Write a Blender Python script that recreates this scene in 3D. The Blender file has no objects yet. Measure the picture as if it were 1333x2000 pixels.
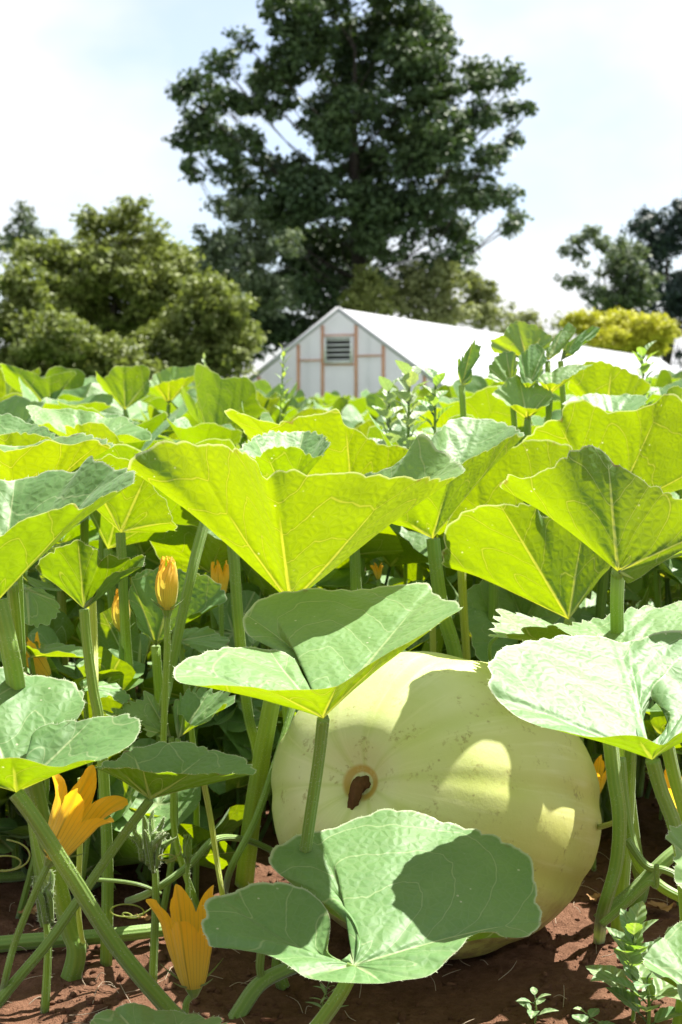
import bpy, math, random
import numpy as np
from mathutils import Vector, Matrix, Euler, noise
PI = math.pi
rng = np.random.default_rng(7); random.seed(7)
scene = bpy.context.scene
COL = scene.collection

# ------------------------------------------------------------------ camera
CAM = Vector((0, 0, 0.80)); FPX = 2778.0; PITCH = math.atan(200 / FPX)
cd = bpy.data.cameras.new('camera'); cam = bpy.data.objects.new('camera', cd); COL.objects.link(cam)
cam.location = CAM; cam.rotation_euler = (PI / 2 - PITCH, 0, 0)
cd.sensor_fit = 'VERTICAL'; cd.sensor_height = 36; cd.sensor_width = 24; cd.lens = 50
cd.clip_start = 0.05; cd.clip_end = 3000
cd.dof.use_dof = True; cd.dof.focus_distance = 1.85; cd.dof.aperture_fstop = 9.5
scene.camera = cam
# ------------------------------------------------------------------ world, sun, exposure
SUN = Vector((0.50, 0.42, 1.0)).normalized()
w = bpy.data.worlds.new('World'); scene.world = w; w.use_nodes = True
nt = w.node_tree; nt.nodes.clear()
def N(nt, t, **k):
    n = nt.nodes.new(t)
    for a, b in k.items():
        if a.startswith('i_'):
            n.inputs[a[2:]].default_value = b
        else: setattr(n, a, b)
    return n
sky = N(nt, 'ShaderNodeTexSky', sky_type='NISHITA', sun_disc=False)
sky.sun_elevation = math.asin(SUN.z); sky.sun_rotation = math.atan2(SUN.x, SUN.y)
sky.air_density = 1.0; sky.dust_density = 1.0
tc = N(nt, 'ShaderNodeTexCoord')
mp = N(nt, 'ShaderNodeMapping'); mp.inputs['Scale'].default_value = (1.0, 1.0, 1.7); mp.inputs['Location'].default_value = (0.35, 0.1, 0.22)
nz = N(nt, 'ShaderNodeTexNoise'); nz.inputs['Scale'].default_value = 2.6; nz.inputs['Detail'].default_value = 5; nz.inputs['Roughness'].default_value = 0.5
cr = N(nt, 'ShaderNodeValToRGB'); cr.color_ramp.elements[0].position = 0.40; cr.color_ramp.elements[1].position = 0.56
cr.color_ramp.elements[0].color = (0.38, 0.38, 0.38, 1)
skm = N(nt, 'ShaderNodeMixRGB', blend_type='MULTIPLY'); skm.inputs[0].default_value = 1; skm.inputs[2].default_value = (.56, .60, .66, 1)
mx = N(nt, 'ShaderNodeMixRGB'); mx.inputs[2].default_value = (3.5, 3.52, 3.56, 1)
bg = N(nt, 'ShaderNodeBackground'); bg.inputs['Strength'].default_value = 0.10
ow = N(nt, 'ShaderNodeOutputWorld')
L = nt.links
L.new(tc.outputs['Generated'], mp.inputs['Vector']); L.new(mp.outputs[0], nz.inputs['Vector']); L.new(nz.outputs['Fac'], cr.inputs[0])
L.new(sky.outputs[0], skm.inputs[1]); L.new(skm.outputs[0], mx.inputs[1]); L.new(cr.outputs[0], mx.inputs[0])
L.new(mx.outputs[0], bg.inputs['Color']); L.new(bg.outputs[0], ow.inputs[0])
sd = bpy.data.lights.new('sun', 'SUN'); sd.energy = 5.0; sd.angle = math.radians(0.5); sd.color = (1.0, 0.955, 0.88)
so = bpy.data.objects.new('sun', sd); COL.objects.link(so); so.rotation_euler = SUN.to_track_quat('Z', 'Y').to_euler()
vs = scene.view_settings; vs.view_transform = 'Standard'; vs.look = 'None'; vs.gamma = 1; vs.exposure = 1.7; vs.use_curve_mapping = False
scene.render.engine = 'CYCLES'
scene.cycles.max_bounces = 8; scene.cycles.diffuse_bounces = 4; scene.cycles.transmission_bounces = 6; scene.cycles.transparent_max_bounces = 8
scene.cycles.use_denoising = True

# ------------------------------------------------------------------ helpers
RC = Euler((PI / 2 - PITCH, 0, 0)).to_matrix()
def at(px, py, Y):
    d = RC @ Vector(((px - 666.5) / FPX, -(py - 1000) / FPX, -1))
    return CAM + d * (Y / d.y)
def gz(px, py, z=0.02):
    d = RC @ Vector(((px - 666.5) / FPX, -(py - 1000) / FPX, -1))
    return CAM + d * ((z - CAM.z) / d.z)
def tag(o, label=None, cat=None, group=None, kind=None):
    for k, v in (('label', label), ('category', cat), ('group', group), ('kind', kind)):
        if v: o[k] = v
    return o
def thing(name, label, cat, loc, group=None):
    o = bpy.data.objects.new(name, None); COL.objects.link(o); o.location = loc; o.empty_display_size = .05
    return tag(o, label, cat, group)
def mesh_np(name, V, F, mats, attr=None, smooth=True, midx=None):
    """V (n,3); F = (m,3|4) array or list of such arrays"""
    me = bpy.data.meshes.new(name)
    V = np.asarray(V, dtype=np.float32).reshape(-1, 3)
    Fs = [np.asarray(f, dtype=np.int32) for f in (F if isinstance(F, list) and isinstance(F[0], np.ndarray) else [F]) if len(f)]
    nl = sum(f.size for f in Fs); npoly = sum(len(f) for f in Fs)
    me.vertices.add(len(V)); me.vertices.foreach_set('co', V.ravel())
    me.loops.add(nl); me.loops.foreach_set('vertex_index', np.concatenate([f.ravel() for f in Fs]))
    tot = np.concatenate([np.full(len(f), f.shape[1], dtype=np.int32) for f in Fs])
    st = np.concatenate([[0], np.cumsum(tot)[:-1]]).astype(np.int32)
    me.polygons.add(npoly); me.polygons.foreach_set('loop_start', st); me.polygons.foreach_set('loop_total', tot)
    if smooth: me.polygons.foreach_set('use_smooth', np.ones(npoly, dtype=bool))
    for m in (mats if isinstance(mats, (list, tuple)) else [mats]): me.materials.append(m)
    if midx is not None: me.polygons.foreach_set('material_index', np.asarray(midx, dtype=np.int32))
    me.update(calc_edges=True)
    if attr:
        for k, v in attr.items():
            a = me.attributes.new(k, 'FLOAT_VECTOR', 'POINT'); a.data.foreach_set('vector', np.asarray(v, dtype=np.float32).ravel())
    me.validate()
    return me
def link(name, me, parent=None, world=False):
    """world: mesh data is in world coordinates; shift to the parent's origin"""
    o = bpy.data.objects.new(name, me); COL.objects.link(o)
    if parent is not None:
        o.parent = parent
        if world:
            me.transform(Matrix.Translation(-Vector(parent.location)))
    return o
class Geo:
    def __init__(s): s.V = []; s.T = []; s.Q = []; s.n = 0; s.A = []
    def add(s, V, T=(), Q=(), A=None):
        V = np.asarray(V, dtype=np.float64).reshape(-1, 3)
        s.V.append(V)
        if len(T): s.T.append(np.asarray(T, dtype=np.int64) + s.n)
        if len(Q): s.Q.append(np.asarray(Q, dtype=np.int64) + s.n)
        s.A.append(np.zeros_like(V) if A is None else np.asarray(A).reshape(-1, 3))
        s.n += len(V)
    def mesh(s, name, mat, smooth=True):
        F = []
        if s.T: F.append(np.concatenate(s.T))
        if s.Q: F.append(np.concatenate(s.Q))
        return mesh_np(name, np.concatenate(s.V), F, mat, {'vn': np.concatenate(s.A)}, smooth)
def box(g, c, sx, sy, sz, R=None):
    v = np.array([[x, y, z] for x in (-.5, .5) for y in (-.5, .5) for z in (-.5, .5)]) * (sx, sy, sz)
    if R is not None: v = v @ np.array(R).T
    v = v + np.array(c)
    g.add(v, Q=[(0, 1, 3, 2), (4, 6, 7, 5), (0, 4, 5, 1), (2, 3, 7, 6), (0, 2, 6, 4), (1, 5, 7, 3)])
def beam(g, a, b, w, h, up=Vector((0, 0, 1))):
    a = Vector(a); b = Vector(b); z = (b - a); l = z.length; z.normalize()
    x = z.cross(up)
    if x.length < 1e-4: x = Vector((1, 0, 0))
    x.normalize(); y = z.cross(x)
    R = Matrix((x, y, z)).transposed()
    box(g, (a + b) / 2, w, h, l, R)
def crom(P, n_per=6, closed=False):
    P = np.asarray(P, dtype=float); n = len(P); out = []
    rngi = range(n) if closed else range(n - 1)
    for i in rngi:
        if closed: p0, p1, p2, p3 = P[i - 1], P[i], P[(i + 1) % n], P[(i + 2) % n]
        else: p0, p1, p2, p3 = P[max(i - 1, 0)], P[i], P[i + 1], P[min(i + 2, n - 1)]
        for k in range(n_per):
            t = k / n_per
            out.append(0.5 * ((2 * p1) + (-p0 + p2) * t + (2 * p0 - 5 * p1 + 4 * p2 - p3) * t * t + (-p0 + 3 * p1 - 3 * p2 + p3) * t ** 3))
    if not closed: out.append(P[-1])
    return np.array(out)
def tube(g, pts, radii, sides=12, ridge=0.0, n_per=6, caps=True, nr=5):
    P = crom(pts, n_per); m = len(P)
    R = np.interp(np.linspace(0, len(pts) - 1, m), np.arange(len(pts)), radii)
    T = np.gradient(P, axis=0); T /= np.linalg.norm(T, axis=1)[:, None] + 1e-12
    x = np.cross(T[0], (0.3, 1, 0.1)); x /= np.linalg.norm(x)
    ph = np.linspace(0, 2 * PI, sides, endpoint=False)
    V = []
    for i in range(m):
        x = x - T[i] * x.dot(T[i]); x /= np.linalg.norm(x) + 1e-12
        y = np.cross(T[i], x)
        rr = R[i] * (1 + ridge * np.cos(nr * ph))
        V.append(P[i] + rr[:, None] * (np.cos(ph)[:, None] * x + np.sin(ph)[:, None] * y))
    V = np.concatenate(V)
    a = np.concatenate([np.column_stack([np.full(sides, i / (m - 1)), ph, np.full(sides, R[i])]) for i in range(m)])
    Q = [(i * sides + j, i * sides + (j + 1) % sides, (i + 1) * sides + (j + 1) % sides, (i + 1) * sides + j) for i in range(m - 1) for j in range(sides)]
    Tt = []
    if caps:
        V = np.concatenate([V, [P[0], P[-1]]]); a = np.concatenate([a, [(0, 0, R[0]), (1, 0, R[-1])]])
        c0 = m * sides
        Tt = [(c0, (j + 1) % sides, j) for j in range(sides)] + [(c0 + 1, (m - 1) * sides + j, (m - 1) * sides + (j + 1) % sides) for j in range(sides)]
    g.add(V, T=Tt, Q=Q, A=a)
    return P, R, T
def hairs(g, P, R, T, n, length=.0035, wd=.00028):
    """fine bristles standing off a stem"""
    for k in range(n):
        i = rng.integers(0, len(P) - 1); t = rng.random()
        c = P[i] * (1 - t) + P[i + 1] * t; r = R[i]
        d = rng.normal(size=3); d -= T[i] * d.dot(T[i]); d /= np.linalg.norm(d) + 1e-9
        s = np.cross(d, T[i]) * wd
        l = length * rng.uniform(.5, 1.3)
        b = c + d * r * .93
        tip = b + (d + T[i] * rng.uniform(-.3, .3)) * l
        g.add([b - s, b + s, tip, b + T[i] * wd], T=[(0, 1, 2), (1, 3, 2), (3, 0, 2)])

# ------------------------------------------------------------------ materials
def newmat(name):
    m = bpy.data.materials.new(name); m.use_nodes = True; m.node_tree.nodes.clear()
    return m, m.node_tree
class NB:
    def __init__(s, nt): s.nt = nt
    def n(s, t, **k): return N(s.nt, t, **k)
    def l(s, a, b): s.nt.links.new(a, b)
    def m(s, op, a, b=None, c=None, clamp=False):
        n = s.nt.nodes.new('ShaderNodeMath'); n.operation = op; n.use_clamp = clamp
        for i, v in enumerate((a, b, c)):
            if v is None: continue
            if isinstance(v, (int, float)): n.inputs[i].default_value = v
            else: s.l(v, n.inputs[i])
        return n.outputs[0]
    def sm(s, x, lo, hi):
        n = s.nt.nodes.new('ShaderNodeMapRange'); n.interpolation_type = 'SMOOTHSTEP'
        for i, v in enumerate((x, lo, hi)):
            if isinstance(v, (int, float)): n.inputs[i].default_value = v
            else: s.l(v, n.inputs[i])
        return n.outputs[0]
    def mix(s, f, a, b, bt='MIX'):
        n = s.nt.nodes.new('ShaderNodeMixRGB'); n.blend_type = bt
        for i, v in enumerate((f, a, b)):
            if isinstance(v, (int, float)): n.inputs[i].default_value = v
            elif isinstance(v, tuple): n.inputs[i].default_value = (*v, 1) if len(v) == 3 else v
            else: s.l(v, n.inputs[i])
        return n.outputs[0]
    def noise(s, vec, scale, detail=3, rough=.5):
        n = s.nt.nodes.new('ShaderNodeTexNoise'); n.inputs['Scale'].default_value = scale; n.inputs['Detail'].default_value = detail; n.inputs['Roughness'].default_value = rough
        if vec is not None: s.l(vec, n.inputs['Vector'])
        return n.outputs['Fac']
    def out(s, sh):
        o = s.nt.nodes.new('ShaderNodeOutputMaterial'); s.l(sh, o.inputs[0])

def leaf_material(name, top, top2, under, trans, vein_top, vein_tr, tf=0.42, veins=True, spots=True, rim=True, sheen=.5, spacing=.058, bump=1.0, tone=.25):
    m, nt = newmat(name); b = NB(nt)
    geo = b.n('ShaderNodeNewGeometry'); tcn = b.n('ShaderNodeTexCoord'); ob = tcn.outputs['Object']
    oi = b.n('ShaderNodeObjectInfo')
    nz1 = b.noise(ob, 14, 4, .6); nz2 = b.noise(ob, 90, 2, .5)
    at_ = b.n('ShaderNodeAttribute'); at_.attribute_name = 'vn'
    sp = b.n('ShaderNodeSeparateXYZ'); b.l(at_.outputs['Vector'], sp.inputs[0])
    a, p, s = sp.outputs
    if veins:
        p2 = b.m('ADD', p, b.m('MULTIPLY', b.m('SUBTRACT', nz1, .5), .004))
        w1 = b.m('MULTIPLY', b.m('SUBTRACT', 1.25, s), .0034)
        m1 = b.m('SUBTRACT', 1, b.sm(p2, b.m('MULTIPLY', w1, .35), w1), clamp=True)
        # side branches: forward-swept, bowed, wandering
        at2 = b.n('ShaderNodeAttribute'); at2.attribute_name = 'vo'
        s22 = b.n('ShaderNodeSeparateXYZ'); b.l(at2.outputs['Vector'], s22.inputs[0])
        wob = b.m('ADD', b.m('MULTIPLY', b.m('SUBTRACT', b.noise(ob, 12, 2, .5), .5), spacing * .7), b.m('MULTIPLY', s22.outputs[0], spacing))
        bow = b.m('MULTIPLY', b.m('MULTIPLY', p, p), -4.5)
        t = b.m('DIVIDE', b.m('ADD', b.m('SUBTRACT', a, b.m('ADD', b.m('MULTIPLY', p, 1.0), bow)), wob), spacing)
        fr = b.m('FRACT', t)
        d2 = b.m('SUBTRACT', .5, b.m('ABSOLUTE', b.m('SUBTRACT', fr, .5)))
        d2 = b.m('MULTIPLY', d2, spacing * .72)
        m2 = b.m('SUBTRACT', 1, b.sm(d2, .0002, .0012), clamp=True)
        vo = b.n('ShaderNodeTexVoronoi'); vo.feature = 'DISTANCE_TO_EDGE'; vo.inputs['Scale'].default_value = 75; b.l(ob, vo.inputs['Vector'])
        m3 = b.m('SUBTRACT', 1, b.sm(vo.outputs['Distance'], .0, .09), clamp=True)
        v = b.m('MAXIMUM', m1, b.m('MAXIMUM', b.m('MULTIPLY', m2, .65), b.m('MULTIPLY', m3, .16)))
        puck = b.sm(vo.outputs['Distance'], 0, .45)
        pl = b.sm(d2, 0, spacing * .36)
        h = b.m('ADD', b.m('MULTIPLY', puck, .35), b.m('ADD', b.m('MULTIPLY', pl, .8), b.m('MULTIPLY', b.sm(p, 0, .012), 1.0)))
        h = b.m('ADD', h, b.m('MULTIPLY', nz2, .25))
    else:
        v = b.m('MULTIPLY', 0, 0); h = nz1
    bp = b.n('ShaderNodeBump'); bp.inputs['Strength'].default_value = .9 * bump; bp.inputs['Distance'].default_value = .0019; b.l(h, bp.inputs['Height'])
    topc = b.mix(nz1, top, top2)
    var = b.m('ADD', 1 - tone / 2, b.m('MULTIPLY', oi.outputs['Random'], tone))
    cvar = b.n('ShaderNodeCombineXYZ'); b.l(b.m('MULTIPLY', var, var), cvar.inputs[0]); b.l(var, cvar.inputs[1]); b.l(var, cvar.inputs[2])
    topc = b.mix(1.0, topc, cvar.outputs[0], 'MULTIPLY')
    topc = b.mix(b.m('MULTIPLY', v, .75), topc, vein_top)
    undc = b.mix(b.m('MULTIPLY', v, .8), under, vein_top)
    base = b.mix(geo.outputs['Backfacing'], topc, undc)
    tr = b.mix(b.m('SUBTRACT', 1.0, nz1), trans, tuple(x * .70 for x in trans))
    if veins:
        tr = b.mix(b.m('MULTIPLY', b.m('SUBTRACT', 1, puck), .30), tr, tuple(x * .55 for x in trans))
        m2b = b.m('SUBTRACT', 1, b.sm(d2, .0004, .0034), clamp=True)
        tr = b.mix(b.m('MULTIPLY', m2b, .42), tr, tuple(x * .42 for x in trans))
        m1b = b.m('SUBTRACT', 1, b.sm(p2, b.m('MULTIPLY', w1, 1.0), b.m('MULTIPLY', w1, 2.6)), clamp=True)
        tr = b.mix(b.m('MULTIPLY', m1b, .40), tr, tuple(x * .45 for x in trans))
        tr = b.mix(b.m('MULTIPLY', b.m('MAXIMUM', m1, b.m('MULTIPLY', m2, .6)), .85), tr, vein_tr)
    tr = b.mix(1.0, tr, cvar.outputs[0], 'MULTIPLY')
    if rim:
        rm = b.sm(s, .984, .997)
        base = b.mix(b.m('MULTIPLY', rm, .7), base, (.52, .58, .38))
        tr = b.mix(b.m('MULTIPLY', rm, .5), tr, (.6, .62, .3))
    if spots:
        vo2 = b.n('ShaderNodeTexVoronoi'); vo2.inputs['Scale'].default_value = 60; b.l(ob, vo2.inputs['Vector'])
        ms = b.m('MULTIPLY', b.m('SUBTRACT', 1, b.sm(vo2.outputs['Distance'], .05, .13)), b.sm(b.noise(ob, 9, 3, .7), .54, .62))
        base = b.mix(b.m('MULTIPLY', ms, .7), base, (.62, .6, .42)); tr = b.mix(b.m('MULTIPLY', ms, .7), tr, (.75, .72, .4))
        # a little yellowing / browning in blotches
        ye = b.m('MULTIPLY', b.sm(b.noise(ob, 5, 4, .65), .60, .76), .5)
        tr = b.mix(ye, tr, (trans[0] * 1.15, trans[1] * .93, trans[2] * 1.2)); base = b.mix(b.m('MULTIPLY', ye, .4), base, (.24, .27, .07))
    if spots and rim:   # nibbled, browned stretches of margin
        br = b.m('MULTIPLY', b.sm(s, .955, .99), b.sm(b.noise(ob, 16, 4, .7), .60, .68))
        base = b.mix(b.m('MULTIPLY', br, .8), base, (.16, .10, .04)); tr = b.mix(b.m('MULTIPLY', br, .8), tr, (.20, .12, .02))
    pr = b.n('ShaderNodeBsdfPrincipled'); b.l(base, pr.inputs['Base Color'])
    pr.inputs['Roughness'].default_value = .55; pr.inputs['Specular IOR Level'].default_value = .55
    pr.inputs['Sheen Weight'].default_value = sheen; pr.inputs['Sheen Roughness'].default_value = .4; pr.inputs['Sheen Tint'].default_value = (.9, 1, .85, 1)
    b.l(bp.outputs[0], pr.inputs['Normal'])
    tl = b.n('ShaderNodeBsdfTranslucent'); b.l(tr, tl.inputs['Color']); b.l(bp.outputs[0], tl.inputs['Normal'])
    mxs = b.n('ShaderNodeMixShader'); mxs.inputs[0].default_value = tf
    b.l(pr.outputs[0], mxs.inputs[1]); b.l(tl.outputs[0], mxs.inputs[2]); b.out(mxs.outputs[0])
    return m
M_LEAF = leaf_material('pumpkin_leaf_blade', (.090, .230, .060), (.200, .340, .105), (.060, .14, .012), (.320, .450, .0), (.40, .50, .24), (.42, .42, .02), tf=.42, sheen=.12)
M_WEED = leaf_material('weed_leaf', (.15, .27, .10), (.20, .33, .14), (.22, .32, .16), (.42, .66, .03), (.32, .42, .2), (.4, .5, .1), tf=.38, spots=False, spacing=.012, sheen=.2)
M_GOOSE = leaf_material('grey_weed_leaf', (.28, .38, .22), (.33, .42, .26), (.36, .44, .32), (.42, .56, .10), (.42, .5, .3), (.4, .5, .1), tf=.33, spots=False, spacing=.012, sheen=.3)

def stem_material(name, c1, c2, c3, tf=.18):
    m, nt = newmat(name); b = NB(nt)
    tcn = b.n('ShaderNodeTexCoord'); ob = tcn.outputs['Object']
    at_ = b.n('ShaderNodeAttribute'); at_.attribute_name = 'vn'
    sp = b.n('ShaderNodeSeparateXYZ'); b.l(at_.outputs['Vector'], sp.inputs[0])
    ph = sp.outputs[1]
    st = b.m('ADD', .5, b.m('MULTIPLY', b.m('COSINE', b.m('MULTIPLY', ph, 10)), .5))
    n1 = b.noise(ob, 25, 4, .6); n2 = b.noise(ob, 260, 2, .5)
    c = b.mix(n1, c1, c2); c = b.mix(b.m('MULTIPLY', st, .45), c, c3)
    vo = b.n('ShaderNodeTexVoronoi'); vo.inputs['Scale'].default_value = 330; b.l(ob, vo.inputs['Vector'])
    dots = b.m('MULTIPLY', b.m('SUBTRACT', 1, b.sm(vo.outputs['Distance'], .12, .3)), b.sm(n1, .45, .6))
    c = b.mix(b.m('MULTIPLY', dots, .55), c, (.5, .55, .3))
    bp = b.n('ShaderNodeBump'); bp.inputs['Strength'].default_value = .7; bp.inputs['Distance'].default_value = .001
    b.l(b.m('ADD', b.m('MULTIPLY', st, .8), b.m('ADD', b.m('MULTIPLY', n2, .5), dots)), bp.inputs['Height'])
    pr = b.n('ShaderNodeBsdfPrincipled'); b.l(c, pr.inputs['Base Color']); pr.inputs['Roughness'].default_value = .5
    pr.inputs['Sheen Weight'].default_value = .35; b.l(bp.outputs[0], pr.inputs['Normal'])
    pr.inputs['Subsurface Weight'].default_value = .0
    tl = b.n('ShaderNodeBsdfTranslucent'); tl.inputs['Color'].default_value = (.6, .72, .06, 1)
    mxs = b.n('ShaderNodeMixShader'); mxs.inputs[0].default_value = tf
    b.l(pr.outputs[0], mxs.inputs[1]); b.l(tl.outputs[0], mxs.inputs[2]); b.out(mxs.outputs[0])
    return m
M_STEM = stem_material('pumpkin_leaf_stem', (.11, .24, .02), (.16, .29, .03), (.27, .38, .06), .24)
M_STEMY = stem_material('yellow_leaf_stem', (.30, .34, .04), (.38, .42, .06), (.46, .5, .12), .3)
M_VINE = stem_material('vine_skin', (.10, .21, .025), (.15, .26, .035), (.24, .34, .07), .15)
M_TWIG = stem_material('dry_straw_skin', (.42, .30, .17), (.5, .37, .22), (.55, .42, .28), 0)
def simple(name, col, rough=.6, spec=.3, nscale=20, var=.2, bumpd=0.0, metal=0, vec='Object', bscale=None):
    m, nt = newmat(name); b = NB(nt); tcn = b.n('ShaderNodeTexCoord'); n1 = b.noise(tcn.outputs[vec], nscale, 5, .6)
    c = b.mix(n1, tuple(x * (1 - var) for x in col), tuple(min(1, x * (1 + var)) for x in col))
    pr = b.n('ShaderNodeBsdfPrincipled'); b.l(c, pr.inputs['Base Color']); pr.inputs['Roughness'].default_value = rough
    pr.inputs['Specular IOR Level'].default_value = spec; pr.inputs['Metallic'].default_value = metal
    if bumpd:
        bp = b.n('ShaderNodeBump'); bp.inputs['Strength'].default_value = .8; bp.inputs['Distance'].default_value = bumpd
        b.l(b.noise(tcn.outputs[vec], bscale or nscale * 3, 6, .65), bp.inputs['Height']); b.l(bp.outputs[0], pr.inputs['Normal'])
    b.out(pr.outputs[0]); return m
M_HAIR = simple('bristle', (.6, .66, .42), .6)
M_HAIR.node_tree.nodes  # plain pale bristles

# petals
def petal_material(name, c_in, c_edge, rib):
    m, nt = newmat(name); b = NB(nt)
    at_ = b.n('ShaderNodeAttribute'); at_.attribute_name = 'vn'
    sp = b.n('ShaderNodeSeparateXYZ'); b.l(at_.outputs['Vector'], sp.inputs[0])
    v, u, k = sp.outputs   # v along, u: signed petal coordinate 0..1, k spare
    tcn = b.n('ShaderNodeTexCoord')
    n1 = b.noise(tcn.outputs['Object'], 60, 4, .6)
    c = b.mix(b.sm(v, .15, .85), c_in, c_edge)
    fine = b.m('MULTIPLY', b.m('SUBTRACT', 1, b.sm(b.m('ABSOLUTE', b.m('SINE', b.m('MULTIPLY', b.m('ADD', u, b.m('MULTIPLY', n1, .02)), 11.0))), .0, .30)), .8)
    mid = b.m('SUBTRACT', 1, b.sm(u, .02, .10), clamp=True)
    r = b.m('MULTIPLY', b.m('MAXIMUM', mid, fine), b.m('SUBTRACT', 1.1, b.sm(v, .3, 1.1)))
    c = b.mix(b.m('MULTIPLY', r, .8), c, rib)
    c = b.mix(b.m('MULTIPLY', n1, .25), c, (.93, .50, .03))
    pr = b.n('ShaderNodeBsdfPrincipled'); b.l(c, pr.inputs['Base Color']); pr.inputs['Roughness'].default_value = .6; pr.inputs['Sheen Weight'].default_value = .2
    bp = b.n('ShaderNodeBump'); bp.inputs['Strength'].default_value = .6; bp.inputs['Distance'].default_value = .001; b.l(r, bp.inputs['Height']); b.l(bp.outputs[0], pr.inputs['Normal'])
    tl = b.n('ShaderNodeBsdfTranslucent'); b.l(c, tl.inputs['Color'])
    mxs = b.n('ShaderNodeMixShader'); mxs.inputs[0].default_value = .45
    b.l(pr.outputs[0], mxs.inputs[1]); b.l(tl.outputs[0], mxs.inputs[2]); b.out(mxs.outputs[0]); return m
M_PETAL = petal_material('orange_petal', (.82, .66, .08), (.94, .52, .012), (.36, .30, .03))
M_BUD = petal_material('yellow_bud_petal', (.50, .52, .07), (.80, .50, .06), (.34, .40, .05))

# pumpkin rind
def rind():
    m, nt = newmat('pale_pumpkin_rind'); b = NB(nt)
    at_ = b.n('ShaderNodeAttribute'); at_.attribute_name = 'vn'
    sp = b.n('ShaderNodeSeparateXYZ'); b.l(at_.outputs['Vector'], sp.inputs[0])
    v, rib, side = sp.outputs
    tcn = b.n('ShaderNodeTexCoord'); ob = tcn.outputs['Object']
    n1 = b.noise(ob, 5, 4, .6); n2 = b.noise(ob, 26, 5, .7); n3 = b.noise(ob, 150, 3, .6)
    c = b.mix(b.sm(n1, .35, .65), (.55, .60, .29), (.47, .54, .20))
    c = b.mix(b.m('MULTIPLY', b.m('SUBTRACT', 1, b.sm(v, .02, .30)), .75), c, (.62, .64, .36))     # paler towards the stem
    c = b.mix(b.m('MULTIPLY', rib, .35), c, (.36, .46, .08))
    c = b.mix(b.m('MULTIPLY', b.sm(side, .1, .9), .55), c, (.50, .45, .09))          # yellower towards the lower right flank
    # streaks running stem to blossom end
    mpn = b.n('ShaderNodeCombineXYZ'); ang = b.n('ShaderNodeAttribute'); ang.attribute_name = 'vn2'
    s2 = b.n('ShaderNodeSeparateXYZ'); b.l(ang.outputs['Vector'], s2.inputs[0])
    b.l(b.m('MULTIPLY', s2.outputs[0], 9), mpn.inputs[0]); b.l(b.m('MULTIPLY', s2.outputs[1], 9), mpn.inputs[1]); b.l(b.m('MULTIPLY', v, 3), mpn.inputs[2])
    stn = b.noise(mpn.outputs[0], 1.6, 4, .6)
    c = b.mix(b.m('MULTIPLY', b.sm(stn, .5, .75), .4), c, (.68, .68, .38))
    # grime: sparse brown-green scuffs and specks
    sc = b.m('MULTIPLY', b.sm(n2, .53, .66), b.sm(n3, .48, .62))
    c = b.mix(b.m('MULTIPLY', sc, .7), c, (.26, .22, .07))
    spz = b.n('ShaderNodeSeparateXYZ'); b.l(ob, spz.inputs[0])
    low = b.m('MULTIPLY', b.m('SUBTRACT', 1, b.sm(spz.outputs[2], .02, .16)), b.sm(b.noise(ob, 40, 5, .75), .42, .62))
    c = b.mix(b.m('MULTIPLY', low, .75), c, (.20, .11, .06))
    vo = b.n('ShaderNodeTexVoronoi'); vo.inputs['Scale'].default_value = 34; b.l(ob, vo.inputs['Vector'])
    dt = b.m('MULTIPLY', b.m('SUBTRACT', 1, b.sm(vo.outputs['Distance'], .035, .08)), b.sm(n1, .45, .6))
    c = b.mix(b.m('MULTIPLY', dt, .7), c, (.25, .22, .08))
    ring = b.m('MULTIPLY', b.sm(v, .026, .031), b.m('SUBTRACT', 1, b.sm(v, .040, .050)))
    c = b.mix(b.m('MULTIPLY', ring, b.sm(n2, .25, .5)), c, (.46, .33, .08))
    pr = b.n('ShaderNodeBsdfPrincipled'); b.l(c, pr.inputs['Base Color']); pr.inputs['Roughness'].default_value = .42; pr.inputs['Specular IOR Level'].default_value = .35
    pr.inputs['Subsurface Weight'].default_value = .12; pr.inputs['Subsurface Radius'].default_value = (.02, .02, .006); pr.inputs['Subsurface Scale'].default_value = .6
    bp = b.n('ShaderNodeBump'); bp.inputs['Strength'].default_value = .35; bp.inputs['Distance'].default_value = .002
    b.l(b.m('ADD', b.m('MULTIPLY', n2, 1), b.m('MULTIPLY', n3, .25)), bp.inputs['Height']); b.l(bp.outputs[0], pr.inputs['Normal'])
    b.out(pr.outputs[0]); return m
M_RIND = rind()
M_CORK = simple('dried_stalk_cork', (.10, .05, .022), .9, .1, 90, .5, .002, bscale=200)
def soil_mat():
    m, nt = newmat('reddish_garden_soil'); b = NB(nt); tcn = b.n('ShaderNodeTexCoord'); ob = tcn.outputs['Object']
    n1 = b.noise(ob, 6, 6, .7); n2 = b.noise(ob, 70, 6, .7); n3 = b.noise(ob, 400, 3, .6)
    c = b.mix(n1, (.080, .038, .022), (.19, .095, .055)); c = b.mix(b.sm(n2, .35, .7), c, (.21, .11, .066)); c = b.mix(b.m('MULTIPLY', n3, .4), c, (.10, .05, .03))
    pr = b.n('ShaderNodeBsdfPrincipled'); b.l(c, pr.inputs['Base Color']); pr.inputs['Roughness'].default_value = .95; pr.inputs['Specular IOR Level'].default_value = .1
    bp = b.n('ShaderNodeBump'); bp.inputs['Strength'].default_value = 1; bp.inputs['Distance'].default_value = .011
    b.l(b.m('ADD', n2, b.m('MULTIPLY', n3, .35)), bp.inputs['Height']); b.l(bp.outputs[0], pr.inputs['Normal']); b.out(pr.outputs[0]); return m
M_SOIL = soil_mat()
M_GRASS = simple('meadow_grass', (.06, .11, .03), .9, .1, 3, .4)
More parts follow.
